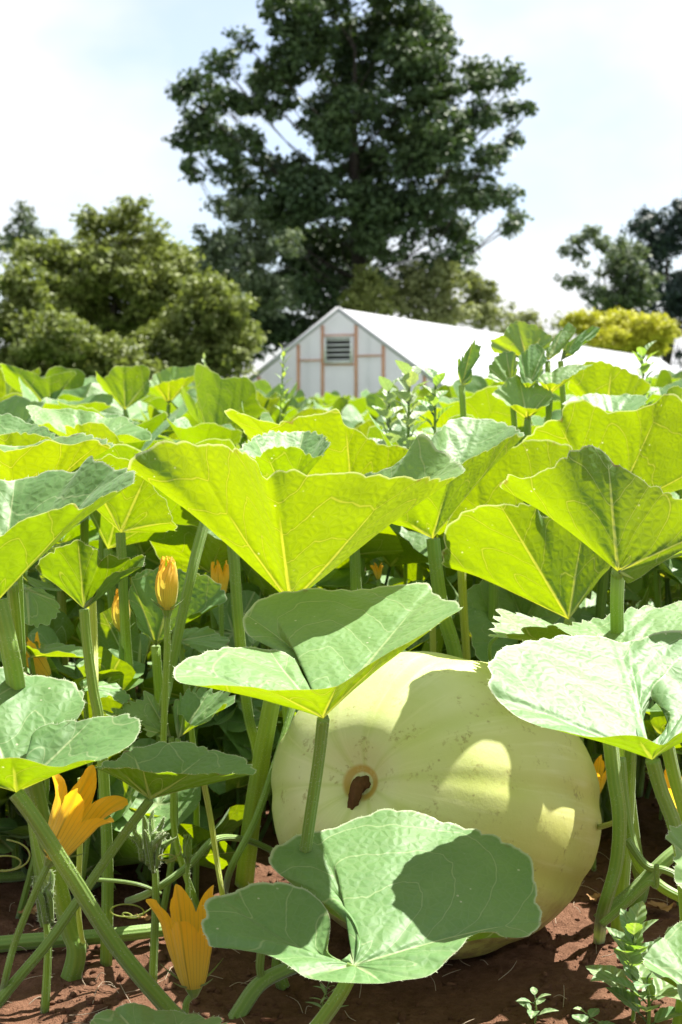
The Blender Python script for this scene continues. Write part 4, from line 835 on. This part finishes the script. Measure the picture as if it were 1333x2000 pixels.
# beyond, the rows run together: one mass of the same leaves
cand = []
sample(5.6, 16.5, 10, zc, 'far')
bv = []
for k, m in enumerate(TEMPL):
    v = np.zeros(len(m.vertices) * 3, dtype=np.float32); m.vertices.foreach_get('co', v); v = v.reshape(-1, 3)
    # sparser copy: apex + 6 of 12 rings, every second ray
    Nn = 84; rings = [1, 4, 7, 9, 11]; js = np.arange(0, Nn, 2)
    ids = np.concatenate([[0]] + [1 + i * Nn + js for i in rings]); a = np.zeros(len(m.vertices) * 3, dtype=np.float32); m.attributes['vn'].data.foreach_get('vector', a)
    n2 = len(js); j = np.arange(n2); jn = (j + 1) % n2
    T = np.stack([np.zeros(n2, int), 1 + j, 1 + jn], 1); Q = np.concatenate([np.stack([1 + i * n2 + j, 1 + (i + 1) * n2 + j, 1 + (i + 1) * n2 + jn, 1 + i * n2 + jn], 1) for i in range(len(rings) - 1)])
    nn = np.cross(v[ids][T[:, 1]] - v[ids][T[:, 0]], v[ids][T[:, 2]] - v[ids][T[:, 0]]).sum(0)
    if nn[2] < 0: T = T[:, ::-1]; Q = Q[:, ::-1]
    bv.append((v[ids], T, Q, a.reshape(-1, 3)[ids]))
g = Geo(); gs = Geo()
for (x, y, z, kind) in cand:
    v, T, Q, a = bv[r_.integers(0, len(bv))]; sc = r_.uniform(.6, .95)
    R = np.array(Euler((r_.normal() * .25, r_.normal() * .25, r_.uniform(0, 2 * PI))).to_matrix())
    g.add((v * sc) @ R.T + (x, y, z), T, Q, a)
    tube(gs, [(x, y, z), (x + .02, y, z * .5), (x + .03, y, 0)], [.006, .007, .009], 5, n_per=2, caps=False)
gu = Geo(); r4 = np.random.default_rng(91)
for k in range(1250):
    y = 2.22 + 4.6 * r4.random() ** 1.3; x = r4.uniform(-1, 1) * (.26 * y + .25); z = .04 + min(.56, .22 + (y - 2.2) * .5) * r4.random()
    if math.hypot(x - PUMP[0], y - PUMP[1]) < .42: continue
    v, T, Q, a = bv[r4.integers(0, len(bv))]; sc = r4.uniform(.28, .62)
    R = np.array(Euler((r4.normal() * .55, r4.normal() * .55, r4.uniform(0, 2 * PI))).to_matrix())
    gu.add((v * sc) @ R.T + (x, y, z), T, Q, a * sc)
    if k % 3 == 0: tube(gu, [(x, y, z), (x + r4.normal() * .02, y, z * .5), (x + r4.normal() * .03, y, 0)], [.003, .004, .005], 5, n_per=2, caps=False)
tag(link('undergrowth', gu.mesh('undergrowth', M_LEAF)), 'tangled small leaves crowding the shade under the pumpkin canopy', kind='stuff')
tag(link('distant_pumpkin_leaves', g.mesh('distant_pumpkin_leaves', M_LEAF)), 'far rows of pumpkin leaves running together towards the greenhouse', kind='stuff')
tag(link('distant_leaf_stems', gs.mesh('distant_leaf_stems', M_STEM)), 'stems of the far pumpkin rows', kind='stuff')

# ------------------------------------------------------------------ the pumpkin
pc = at(848, 1586, 2.10); pc.z = .212
pt = thing('giant_pumpkin', 'giant pale yellow green pumpkin with dried brown stalk resting on the soil', 'pumpkin', (pc.x, pc.y, 0))
ax = Vector((-.50, -.78, .36)).normalized()
uu = ax.cross(Vector((0, 0, 1))).normalized(); vv = uu.cross(ax).normalized() * -1
NU, NV = 220, 120
V = []; A1 = []; A2 = []
for i in range(NV + 1):
    v = i / NV; phi = PI * (v ** 1.15)
    for j in range(NU):
        th = 2 * PI * j / NU
        tw = th + .25 * math.sin(v * PI) * .4
        ribn = math.cos(10 * tw + .8 * math.sin(th * 2)) 
        rib = max(0, -ribn) ** 2
        r = math.sin(phi); c = math.cos(phi)
        r = abs(r) ** .90; c = math.copysign(abs(c) ** 1.0, c)
        r *= 1 - .018 * rib * min(1, v * 5) * math.sin(phi) ** .5 - .010 * (1 - math.cos(2 * th + 1)) 
        dim = .050 * math.exp(-(v / .085) ** 2) + .03 * math.exp(-((1 - v) / .09) ** 2)
        p = ax * (c * (.262 - dim * 0) - ax.dot(ax) * math.copysign(dim * .9, c)) + (uu * math.cos(th) + vv * math.sin(th)) * r * .243
        n_ = noise.noise(p * 7) * .006 + noise.noise(p * 2.6) * .012
        p = p * (1 + n_ / .25)
        p.z *= .935; 
        if p.z < 0: p.z *= .98
        V.append(pc + p); A1.append((v, rib, .5 + .5 * Vector(p).normalized().dot(Vector((.8, .1, -.4)).normalized()))); A2.append((math.cos(th), math.sin(th), 0))
idx = np.arange((NV + 1) * NU).reshape(NV + 1, NU)
Q = np.stack([idx[:-1], np.roll(idx[:-1], -1, 1), np.roll(idx[1:], -1, 1), idx[1:]], -1).reshape(-1, 4)
V = np.array([tuple(p) for p in V])
if True:
    q0 = Q[NU * 40]; nrm = np.cross(V[q0[1]] - V[q0[0]], V[q0[3]] - V[q0[0]])
    if nrm.dot(V[q0[0]] - np.array(pc)) < 0: Q = Q[:, ::-1]
link('rind', mesh_np('rind', V, Q, M_RIND, {'vn': A1, 'vn2': A2}), pt, True)
sb = Vector(V[0]) 
g = Geo()
s0 = np.array(sb) - np.array(ax) * .012
axn = np.array(ax); tube(g, [s0 - axn * .004, s0 + axn * .010, s0 + axn * .026 + (0, 0, -.004), s0 + axn * .036 + (-.001, 0, -.024), s0 + axn * .038 + (-.004, 0, -.050), s0 + axn * .037 + (-.010, 0, -.076)], [.019, .0125, .0088, .0078, .0062, .0040], 14, .20, 7)
m_ = g.mesh('stalk', M_CORK)
for v_ in m_.vertices:
    n_ = noise.noise_vector(Vector(v_.co) * 160) * .0016; v_.co += n_
link('stalk', m_, pt, True)

# ------------------------------------------------------------------ flowers
def frame(d):
    d = Vector(d).normalized(); x = d.cross(Vector((.2, .3, 1))).normalized(); return x, d.cross(x).normalized(), d
def corolla(base, d, length, r0, R, lobes, seed=0, tube_f=.55, curl=0.0, pinch=0.0):
    """five fused petals; lobes = list of (length factor, flare)"""
    r_ = np.random.default_rng(seed); x, y, d = frame(d); NU, NV = 90, 26; V = []; A = []
    x = np.array(x); y = np.array(y); d = np.array(d); b = np.array(base)
    for i in range(NV + 1):
        v = i / NV
        for j in range(NU):
            u = 5 * j / NU; k = int(u); q = (u - k) * 2 - 1
            lf, fl = lobes[k % 5]
            nb = lobes[(k + (1 if q > 0 else -1)) % 5]; wgt = abs(q) ** 3 / 2
            lf_, fl_ = lf * (1 - wgt) + nb[0] * wgt, fl * (1 - wgt) + nb[1] * wgt
            L = length * (tube_f + (1 - tube_f) * lf_ * (1 - abs(q) ** 1.5)) 
            l = L * v; s = l / length
            rad = r0 + (R - r0) * (min(s / tube_f, 1) ** .75)
            e = max(0, s - tube_f) / (1 - tube_f)
            rad += R * (fl_ * e + curl * e * e); drop = R * 1.2 * max(0, fl_) * e * e * .5
            rad *= 1 - pinch * e
            if pinch > .5: rad = R * max(.12, math.sin(PI * (.16 + .80 * s))) ** .75; l = length * s * 1.05
            rad *= 1 + .09 * math.cos(PI * q) * min(1, s * 2.5) + .02 * math.cos(3 * PI * q)        # ribbed tube
            rad += .0022 * e * math.sin(7 * q + k * 2.1) * 1.8 + .0012 * math.sin(31 * q + v * 9) * e
            th = 2 * PI * j / NU + (1.3 * s ** 4 if pinch > .5 else 0)
            V.append(b + d * (l - (0 if pinch > .5 else drop)) + (x * math.cos(th) + y * math.sin(th)) * rad); A.append((s, abs(q), 0))
    idx = np.arange((NV + 1) * NU).reshape(NV + 1, NU)
    Q = np.stack([idx[:-1], np.roll(idx[:-1], -1, 1), np.roll(idx[1:], -1, 1), idx[1:]], -1).reshape(-1, 4)
    return np.array(V), Q, A
def flower(label, base, d, length, r0, R, lobes, stem, mat=None, seed=0, name='pumpkin_flower', cat='flower', r=.0042, pinch=0, curl=0, tube_f=.55, sepals=True, group=None):
    st = [np.array(p) for p in stem]
    t = thing(name, label, cat, Vector(st[-1]), group)
    V, Q, A = corolla(base, d, length, r0, R, lobes, seed, tube_f, curl, pinch)
    link('petals', mesh_np('petals', V, Q, mat or M_PETAL, {'vn': A}), t, True)
    x, y, dd = frame(d); b = np.array(base); x, y, dd = map(np.array, (x, y, dd))
    g = Geo(); tube(g, [b - dd * r0 * 1.3, b - dd * r0 * .4, b + dd * r0 * .6], [r * .9, r0 * .8, r0 * 1.06], 15, .06, 4)
    link('calyx', g.mesh('calyx', M_STEM), t, True)
    if sepals:
        for k in range(5):
            a = 2 * PI * k / 5 + .3; rd = x * math.cos(a) + y * math.sin(a); g = Geo()
            l = length * .26
            tube(g, [b + rd * r0 * .7, b + rd * (r0 + l * .4) + dd * l * .35, b + rd * (r0 + l * .85) + dd * l * .75], [.0016, .0011, .0002], 5, n_per=4)
            link('sepal', g.mesh('sepal', M_STEM), t, True)
    g = Geo(); hg = Geo(); P, R_, T_ = tube(g, [b - dd * r0 * 1.0] + st, [r] * (len(st) + 1), 15, .09, 7); hairs(hg, P, R_, T_, 120, .003)
    link('stem', g.mesh('stem', M_STEM), t, True); o = link('bristles', hg.mesh('bristles', M_HAIR, False), t, True); o['kind'] = 'stuff'
    return t
b = at(104, 1672, 1.70)
flower('open orange trumpet flower leaning right over the crossing stems', b, (.50, -.15, .84), .108, .012, .031, [(1.25, .05), (.75, .4), (.95, .5), (1.1, -.05), (.9, .45)],
       [at(70, 1740, 1.70), at(30, 1840, 1.71), at(8, 1925, 1.72), gz(0, 1960, -.01)], seed=2, curl=.2, tube_f=.66)
b = at(378, 1922, 1.74)
flower('upright orange flower with pointed petals just left of the front leaf', b, (-.03, -.14, 1), .126, .014, .032, [(1.0, .25), (.6, .1), (1.15, .25), (.85, .0), (.8, .12)],
       [at(364, 1960, 1.74), at(362, 2010, 1.74), at(360, 2070, 1.74)], seed=3, curl=.2, tube_f=.66)
flower('closed yellow bud with orange twisted tip standing in front of round leaf', at(327, 1190, 2.02), (.02, 0, 1), .073, .009, .0160, [(1, -.3)] * 5, [at(327, 1260, 2.02), at(322, 1380, 2.03), at(318, 1500, 2.05)], M_BUD, 4, 'flower_bud', 'flower bud', .0045, pinch=.75, tube_f=.66)
flower('yellow bud half hidden behind a pale stem', at(238, 1232, 2.36), (.0, 0, 1), .068, .008, .0150, [(1, -.5)] * 5, [at(238, 1300, 2.36), at(236, 1400, 2.38), at(238, 1480, 2.4)], M_BUD, 5, 'flower_bud', 'flower bud', .0045, pinch=.8, tube_f=.66)
flower('wilting orange flower in the shade at the left edge', at(92, 1320, 2.2), (-.5, -.3, .8), .075, .008, .018, [(1, .3), (.8, .6), (1, .3), (.9, .5), (1, .6)], [at(110, 1380, 2.2), at(120, 1500, 2.22)], None, 6, sepals=False)
flower('orange flower in the shade at the right border beside the hairy stem', at(1345, 1600, 1.95), (-.3, -.2, 1), .085, .010, .024, [(1, .3), (.8, .5), (1, .3), (.9, .5), (1, .2)], [at(1350, 1650, 1.95), at(1355, 1800, 1.95)], None, 7, sepals=False)
flower('orange flower hidden behind the stems right of the pumpkin', at(1155, 1560, 2.35), (0, -.2, 1), .075, .009, .022, [(1, .2), (.8, .5), (1, .3), (.9, .2), (1, .5)], [at(1158, 1620, 2.35), at(1160, 1700, 2.36)], None, 8, sepals=False)
flower('small dull orange flower right of the round shaded leaf', at(432, 1160, 2.5), (0, -.1, 1), .06, .008, .016, [(1, .1)] * 5, [at(433, 1220, 2.5), at(436, 1350, 2.5)], None, 9, sepals=False, pinch=.3)
flower('small orange flower tip below the right backlit leaves', at(985, 1190, 2.7), (.1, -.1, 1), .06, .008, .018, [(1, .3)] * 5, [at(988, 1250, 2.7), at(990, 1350, 2.7)], None, 10, sepals=False)
flower('tiny yellow flower under the folded leaf', at(740, 1130, 2.7), (-.1, -.2, 1), .03, .004, .008, [(1, .3)] * 5, [at(740, 1160, 2.7), at(742, 1300, 2.7)], None, 11, sepals=False)
flower('pale fallen flower on the soil behind the thick stems', at(400, 1525, 2.5), (.6, -.4, .3), .05, .006, .014, [(1, .4)] * 5, [at(390, 1530, 2.5), gz(380, 1545, 0)], None, 12, sepals=False)
flower('slim green unopened bud standing on the soil left of the pumpkin', at(367, 1675, 1.95), (0, 0, 1), .032, .006, .0065, [(1, -.5)] * 5, [at(367, 1720, 1.95), at(368, 1800, 1.95)], M_STEM, 13, 'flower_bud', 'flower bud', .0032, pinch=.8)

# ------------------------------------------------------------------ vines and loose stems
def vine(label, pts, r, mat=None, name='pumpkin_vine', cat='vine', hair=0, group=None, world=False):
    P = [Vector(p) if world else at(*p) for p in pts]
    t = thing(name, label, cat, P[-1], group); g = Geo(); k = len(P)
    Pp, R_, T_ = tube(g, [np.array(p) for p in P], [r * (1 - .25 * i / k) for i in range(k)], 18, .06, 7)
    link('stalk', g.mesh('stalk', mat or M_VINE), t, True)
    if hair: hg = Geo(); hairs(hg, Pp, R_, T_, hair); o = link('bristles', hg.mesh('bristles', M_HAIR, False), t, True); o['kind'] = 'stuff'
    return t
G = lambda px, py, z=.012: tuple(gz(px, py, z))
vine('thick green vine lying along the ground at the lower left', [G(-60, 1850, .02), G(60, 1838, .02), G(180, 1830, .02), G(320, 1815, .02), G(430, 1800, .015), G(520, 1790, .01)], .012, hair=120, world=True)
vine('vine on the soil below the front leaf near the bottom edge', [at(420, 2060, 1.78), at(470, 1975, 1.82), at(505, 1925, 1.84), at(545, 1900, 1.86), at(600, 1880, 1.9)], .0115, hair=90, world=True)
vine('short stub rising from the bottom vine', [at(512, 1850, 1.84), at(508, 1890, 1.84), at(515, 1925, 1.85)], .006, world=True)
vine('straight green stem behind the bud and thick slanting stem', [at(448, 1000, 2.24), at(457, 1085, 2.22), at(465, 1200, 2.22), at(483, 1380, 2.26), at(503, 1480, 2.4), G(498, 1600, 0)], .0095, M_STEM, 'leaf_stem', 'stem', 120, world=True)
vine('thin bright stem leaning left of the thick slanting stem', [at(575, 1370, 2.2), at(545, 1470, 2.15), at(500, 1600, 2.08), at(450, 1700, 2.0), G(440, 1760, 0)], .006, M_STEM, 'leaf_stem', 'stem', world=True)
vine('slim yellow stem standing above the upright flower', [at(398, 1525, 1.9), at(412, 1600, 1.9), at(424, 1680, 1.9), at(436, 1760, 1.9), G(440, 1840, 0)], .0042, M_STEMY, 'leaf_stem', 'stem', world=True)
vine('pale yellow stem left of the upright flower', [at(158, 1520, 1.9), at(157, 1640, 1.9), at(153, 1760, 1.9), at(160, 1830, 1.92), G(170, 1850, 0)], .0042, M_STEMY, 'leaf_stem', 'stem', world=True)
vine('broad pale lit stem low behind the open flower', [at(55, 1500, 1.95), at(70, 1600, 1.95), at(90, 1700, 1.95), at(140, 1810, 1.97), G(160, 1850, 0)], .011, M_STEM, 'leaf_stem', 'stem', 80, world=True)
vine('pale stem behind the first bud leaning right', [at(412, 985, 2.2), at(388, 1065, 2.17), at(370, 1140, 2.15), at(350, 1230, 2.15), at(330, 1330, 2.16), at(318, 1400, 2.17), G(315, 1520, 0)], .0085, M_STEM, 'leaf_stem', 'stem', 80, world=True)
vine('thin stem rising beside the dark hanging leaf', [at(180, 1140, 2.1), at(185, 1260, 2.1), at(187, 1400, 2.1), G(190, 1560, 0)], .0055, M_STEMY, 'leaf_stem', 'stem', world=True)
vine('thick stem close under the left edge leaf', [at(25, 1140, 2.05), at(35, 1250, 2.1), at(42, 1400, 2.25), G(60, 1600, 0)], .008, M_STEM, 'leaf_stem', 'stem', world=True)
vine('yellow stem below the right backlit leaf', [at(902, 1110, 2.4), at(905, 1180, 2.4), at(912, 1290, 2.42), at(915, 1400, 2.45)], .0075, M_STEMY, 'leaf_stem', 'stem', world=True)
vine('short yellow stem above the pumpkin top', [at(845, 1210, 2.5), at(846, 1260, 2.5), at(848, 1340, 2.5)], .006, M_STEMY, 'leaf_stem', 'stem', world=True)
vine('curled thin stem touching the pumpkin top', [at(975, 1240, 2.3), at(958, 1258, 2.3), at(957, 1285, 2.3), at(962, 1330, 2.32)], .0035, M_STEM, 'leaf_stem', 'stem', world=True)
vine('thick curved stem right of the pumpkin', [at(1190, 1430, 1.95), at(1200, 1520, 1.94), at(1210, 1600, 1.93), at(1203, 1690, 1.93), at(1178, 1780, 1.94), G(1170, 1840, 0)], .0105, M_STEM, 'leaf_stem', 'stem', 140, world=True)
vine('second curved stem crossing behind the thick one', [at(1210, 1480, 2.05), at(1222, 1590, 2.04), at(1245, 1680, 2.03), at(1290, 1730, 2.02), at(1345, 1760, 2.0)], .009, M_STEM, 'leaf_stem', 'stem', world=True)
vine('green vine running right over the soil', [at(1225, 1640, 1.98), at(1262, 1690, 1.97), at(1300, 1700, 1.96), at(1345, 1720, 1.95)], .006, world=True)
vine('dark vine sloping up to the right border', [at(1170, 1800, 1.96), at(1240, 1740, 1.97), at(1300, 1680, 1.98), at(1350, 1640, 2.0)], .011, world=True)
vine('thin bent stem hooking down near the right vines', [at(1175, 1805, 1.90), at(1220, 1765, 1.90), at(1265, 1725, 1.90), at(1282, 1730, 1.90), at(1283, 1690, 1.89)], .0045, M_STEM, 'leaf_stem', 'stem', world=True)
vine('short fruit stalk joining the pumpkin flank', [at(1170, 1615, 2.02), at(1190, 1610, 1.99), at(1215, 1600, 1.98)], .0042, M_STEMY, 'leaf_stem', 'stem', world=True)
vine('upright stem at the right edge behind the hairy stem', [at(1300, 1440, 1.85), at(1318, 1520, 1.86), at(1340, 1600, 1.88), at(1360, 1700, 1.9)], .009, M_STEM, 'leaf_stem', 'stem', world=True)
vine('vine tip crossing between the small stems on the left', [G(250, 1760, .05), at(300, 1740, 2.0), at(370, 1690, 2.0), at(420, 1640, 2.02), at(480, 1640, 2.1), at(540, 1665, 2.12)], .0055, world=True)
vine('thin green runner below the crossing stem', [at(190, 1718, 1.95), at(240, 1722, 1.95), at(280, 1730, 1.95), at(315, 1745, 1.96)], .003, world=True)
r2 = np.random.default_rng(31)
for k in range(16):
    y = r2.uniform(2.3, 4.2); x = r2.uniform(-1, 1) * .26 * y; a = r2.uniform(-.7, .7) + (0 if r2.random() < .5 else PI / 2); l = r2.uniform(.25, .6)
    if math.hypot(x - PUMP[0], y - PUMP[1]) < .45: continue
    pts = [(x + math.cos(a) * l * s_ + .04 * math.sin(6 * s_ + k), y + math.sin(a) * l * s_ * .7, .014 + .05 * abs(math.sin(3 * s_ + k))) for s_ in np.linspace(-.5, .5, 6)]
    rv = r2.uniform(.005, .009); zn = 'left' if x / y < -.08 else ('middle' if x / y < .08 else 'right')
    vine(f"{'yellowish' if k % 3 == 0 else 'green'} {'thick' if rv > .007 else 'thin'} ground vine winding under the leaves at {zn}", pts, rv, [M_VINE, M_STEMY][k % 3 == 0], group='ground vines of the undergrowth', world=True)
# fallen dry leaf scraps
def scrap(label, p, size, seed):
    r_ = np.random.default_rng(seed); o = Vector(p); t = thing('dry_leaf', label, 'dead leaf', o); n = 14; rim = []
    for k in range(n):
        a = 2 * PI * k / n; rr = size * r_.uniform(.6, 1.1); rim.append((o.x + rr * math.cos(a), o.y + rr * math.sin(a) * .7, o.z + .004 + r_.uniform(0, .4) * size))
    V, T, Q, AT = leaf_surface((o.x, o.y, o.z + .003), rim, 60, 8, quilt=.001, ripple=.003, seed=seed, cren=.002)
    link('crumpled_blade', mesh_np('crumpled_blade', V, [T, Q], M_DRY, {'vn': AT}), t, True)
M_DRY = simple('dry_brown_leaf', (.30, .17, .07), .8, .2, 60, .5, .001)
scrap('small curled dry leaf on the soil right of the pumpkin', gz(1165, 1760, .01), .022, 1)
scrap('brown dry leaf scrap on the soil at the lower left', gz(75, 1790, .01), .03, 2)
scrap('dry scrap lying behind the bottom vine', gz(285, 1800, .01), .018, 3)
scrap('reddish dry scrap near the right border on the soil', gz(1290, 1780, .01), .026, 4)
scrap('dry scrap between the thick stems and the pumpkin', gz(420, 1560, .01), .03, 5)
# tendrils
def tendril(label, c, Y, seed, size=.03):
    r_ = np.random.default_rng(seed); a = np.linspace(0, 7, 22); P = []
    o = at(c[0], c[1], Y)
    for q in a:
        rr = size * (.25 + .12 * q); P.append((o.x + rr * math.cos(q * 1.6 + seed), o.y + .01 * math.sin(q), o.z + rr * .5 * math.sin(q * 1.6 + seed) + .003 * q))
    t = thing('tendril', label, 'tendril', P[0]); g = Geo(); tube(g, P, [.0011] * len(P), 6, n_per=2); link('coil', g.mesh('coil', M_STEMY), t, True)
tendril('curly tendril on the soil left of the upright flower', (255, 1795), 1.95, 1, .03)
tendril('fine tendril curling beside the hairy young shoot', (330, 1690), 1.9, 2, .016)
tendril('loose tendril hanging at the lower left edge', (15, 1700), 1.75, 3, .03)
# hairy young shoot: cluster of folded little leaves and bristles
def young_shoot(label, c, Y, seed, n=11, size=.04):
    r_ = np.random.default_rng(seed); o = np.array(at(c[0], c[1], Y)); t = thing('young_shoot', label, 'shoot', Vector((o[0], o[1], 0)))
    hg = Geo()
    for k in range(n):
        g = Geo(); d = np.array((r_.normal() * .45, r_.normal() * .3, 1.0)); d /= np.linalg.norm(d); l = size * r_.uniform(.5, 1.2)
        p0 = o + r_.normal(size=3) * .006; P, R_, T_ = tube(g, [p0 - (0, 0, .02), p0 + d * l * .3, p0 + d * l * .7 + r_.normal(size=3) * .003, p0 + d * l], [.0022, .0045, .0035, .0004], 9, .25, 5)
        hairs(hg, P, R_, T_, 60, .005, .00025); link('folded_leaf', g.mesh('folded_leaf', M_VINE), t, True)
    g = Geo(); P, R_, T_ = tube(g, [o - (0, 0, .01), o + (.006, 0, -.05), (o[0], o[1], -.005)], [.004, .005, .006], 10, .08, 5); link('stem', g.mesh('stem', M_STEM), t, True)
    hairs(hg, P, R_, T_, 80); b_ = link('bristles', hg.mesh('bristles', M_HAIR, False), t, True); b_['kind'] = 'stuff'
young_shoot('hairy unfolding pumpkin shoot between the two open flowers', (296, 1660), 1.93, 3, 14, .05)
young_shoot('dark hairy shoot low at the left edge', (85, 1770), 1.85, 4, 11, .04)

# ------------------------------------------------------------------ weeds
def weed_blade(g, base, d, up, L, W, bend=.3, teeth=3, fold=.3, n=12):
    d = np.array(Vector(d).normalized()); up = np.array(up, dtype=float); s = np.cross(d, up); s /= np.linalg.norm(s) + 1e-9; up = np.cross(s, d)
    V = []; A = []; b = np.array(base)
    for i in range(n + 1):
        t = i / n; w_ = W * (math.sin(PI * min(1, t ** .8)) ** .8 + .02) * (1 + .16 * abs(math.sin(t * PI * teeth)) * (t < .9)); w_ = max(w_, .0008)
        c = b + d * L * t - up * bend * L * t * t
        for q in (-1, -.55, 0, .55, 1):
            V.append(c + s * q * w_ / 2 + up * abs(q) * w_ * fold * .5); A.append((L * t, abs(q) * w_ / 2, .5 + .49 * abs(q)))
    Q = [(i * 5 + j, i * 5 + j + 1, (i + 1) * 5 + j + 1, (i + 1) * 5 + j) for i in range(n) for j in range(4)]
    V = np.array(V); nrm = np.cross(V[Q[12][1]] - V[Q[12][0]], V[Q[12][3]] - V[Q[12][0]])
    if nrm[2] < 0: Q = [q[::-1] for q in Q]
    g.add(V, Q=Q, A=A)
def weed(label, base, height, n, L, W, mat, seed, spread=.6, top=None, name='weed_plant', r=.0022, cat='weed', droop=.3, lean=(0, 0), start=.25, group=None):
    r_ = np.random.default_rng(seed); b = np.array(base, dtype=float); t = thing(name, label, cat, Vector(b), group)
    tip = b + np.array((lean[0], lean[1], height)); g = Geo(); mid = (b + tip) / 2 + (r_.normal() * .01, 0, 0)
    tube(g, [b, mid, tip], [r * 1.3, r, r * .5], 8, n_per=6); link('stem', g.mesh('stem', M_STEM), t, True)
    for k in range(n):
        f = start + (1 - start) * k / max(1, n - 1); p = b * (1 - f) + tip * f; a = k * 2.4 + r_.uniform(-.4, .4)
        el = r_.uniform(.05, .6) + f * spread; sc = (1.15 - .6 * f) * r_.uniform(.8, 1.15); d = (math.cos(a) * math.cos(el), math.sin(a) * math.cos(el), math.sin(el)); g = Geo()
        q = p + np.array(d) * L * sc * .28
        tube(g, [p, (p + q) / 2 + (0, 0, .001), q], [r * .5] * 3, 5, n_per=2, caps=False)
        weed_blade(g, q, d, (0, 0, 1), L * sc, W * sc, droop, 4)
        link('leaf', g.mesh('leaf', mat), t, True)
    return t
weed('bushy green weed with oval leaves at the lower right', gz(1235, 2010, 0), .125, 17, .060, .040, M_WEED, 1, .7)
weed('smaller leafy weed in front of the bottom right corner', gz(1262, 2040, 0), .085, 9, .055, .036, M_WEED, 21, .4)
weed('tiny weed seedling on the soil right of the front leaf', gz(1045, 2000, 0), .035, 7, .030, .016, M_WEED, 2, .3, r=.0012)
weed('small seedling at the bottom edge below the pumpkin', gz(1150, 2030, 0), .03, 5, .03, .022, M_WEED, 3, .3, r=.0012)
weed('feathery seedling beside the stem of the front leaf', gz(640, 2000, 0), .05, 12, .028, .006, M_WEED, 4, .2, r=.001)
o = at(800, 860, 3.3); weed('pale grey green goosefoot weed in the middle of the rows', (o.x, o.y, 0), .865, 26, .085, .065, M_GOOSE, 5, .6, r=.005, start=.68)
o = at(760, 860, 3.5); weed('second grey green goosefoot weed left of the pale one', (o.x, o.y, 0), .845, 22, .085, .06, M_GOOSE, 6, .6, r=.005, start=.68)
o = at(850, 850, 3.2); weed('leafy goosefoot weed beside the flag like leaf', (o.x, o.y, 0), .86, 20, .08, .05, M_WEED, 7, .5, r=.005, start=.66)
o = at(548, 780, 4.2); weed('thin weed sprig standing in front of the greenhouse gable', (o.x, o.y, 0), .80 + (800 - 688) * 4.2 / FPX, 18, .05, .018, M_WEED, 8, .8, r=.003, start=.80, lean=(.01, 0))
o = at(400, 780, 4.6); weed('slender budding tip above the leaves left of the greenhouse', (o.x, o.y, 0), .80 + (800 - 706) * 4.6 / FPX, 8, .035, .015, M_GOOSE, 9, .9, r=.005, start=.9)
o = at(1290, 760, 4.0); weed('leafy weed stem leaning at the right border', (o.x, o.y, 0), .80 + (800 - 696) * 4.0 / FPX, 22, .08, .04, M_WEED, 10, .7, r=.004, start=.78, lean=(-.05, 0))
r3 = np.random.default_rng(77)
for k in range(26):
    y = r3.uniform(2.35, 3.6); x = r3.uniform(-1, 1) * .25 * y
    if math.hypot(x - PUMP[0], y - PUMP[1]) < .4: continue
    hw = r3.uniform(.12, .45); zn = 'left' if x / y < -.08 else ('middle' if x / y < .08 else 'right')
    weed(f"{'tall' if hw > .33 else ('knee high' if hw > .22 else 'low')} weed growing in the leaf shade at {zn}", (x, y, 0), hw, int(r3.integers(8, 14)), .07, .035, M_WEED, 300 + k, .5, r=.0025, group='weeds in the undergrowth')

# ------------------------------------------------------------------ tell look-alikes apart by their order from the left
from collections import defaultdict
dd_ = defaultdict(list)
for o in COL.objects:
    if o.parent is None and 'label' in o and 'category' in o: dd_[o['label']].append(o)
ORD = ['leftmost', 'second from left', 'third from left', 'fourth from left', 'fifth from left', 'sixth from left']
for lab, os_ in dd_.items():
    if 1 < len(os_) <= 7:
        os_.sort(key=lambda o: o.location.x / o.location.y)
        for k, o in enumerate(os_): o['label'] = ('rightmost ' if k == len(os_) - 1 else ORD[k] + ' ') + lab
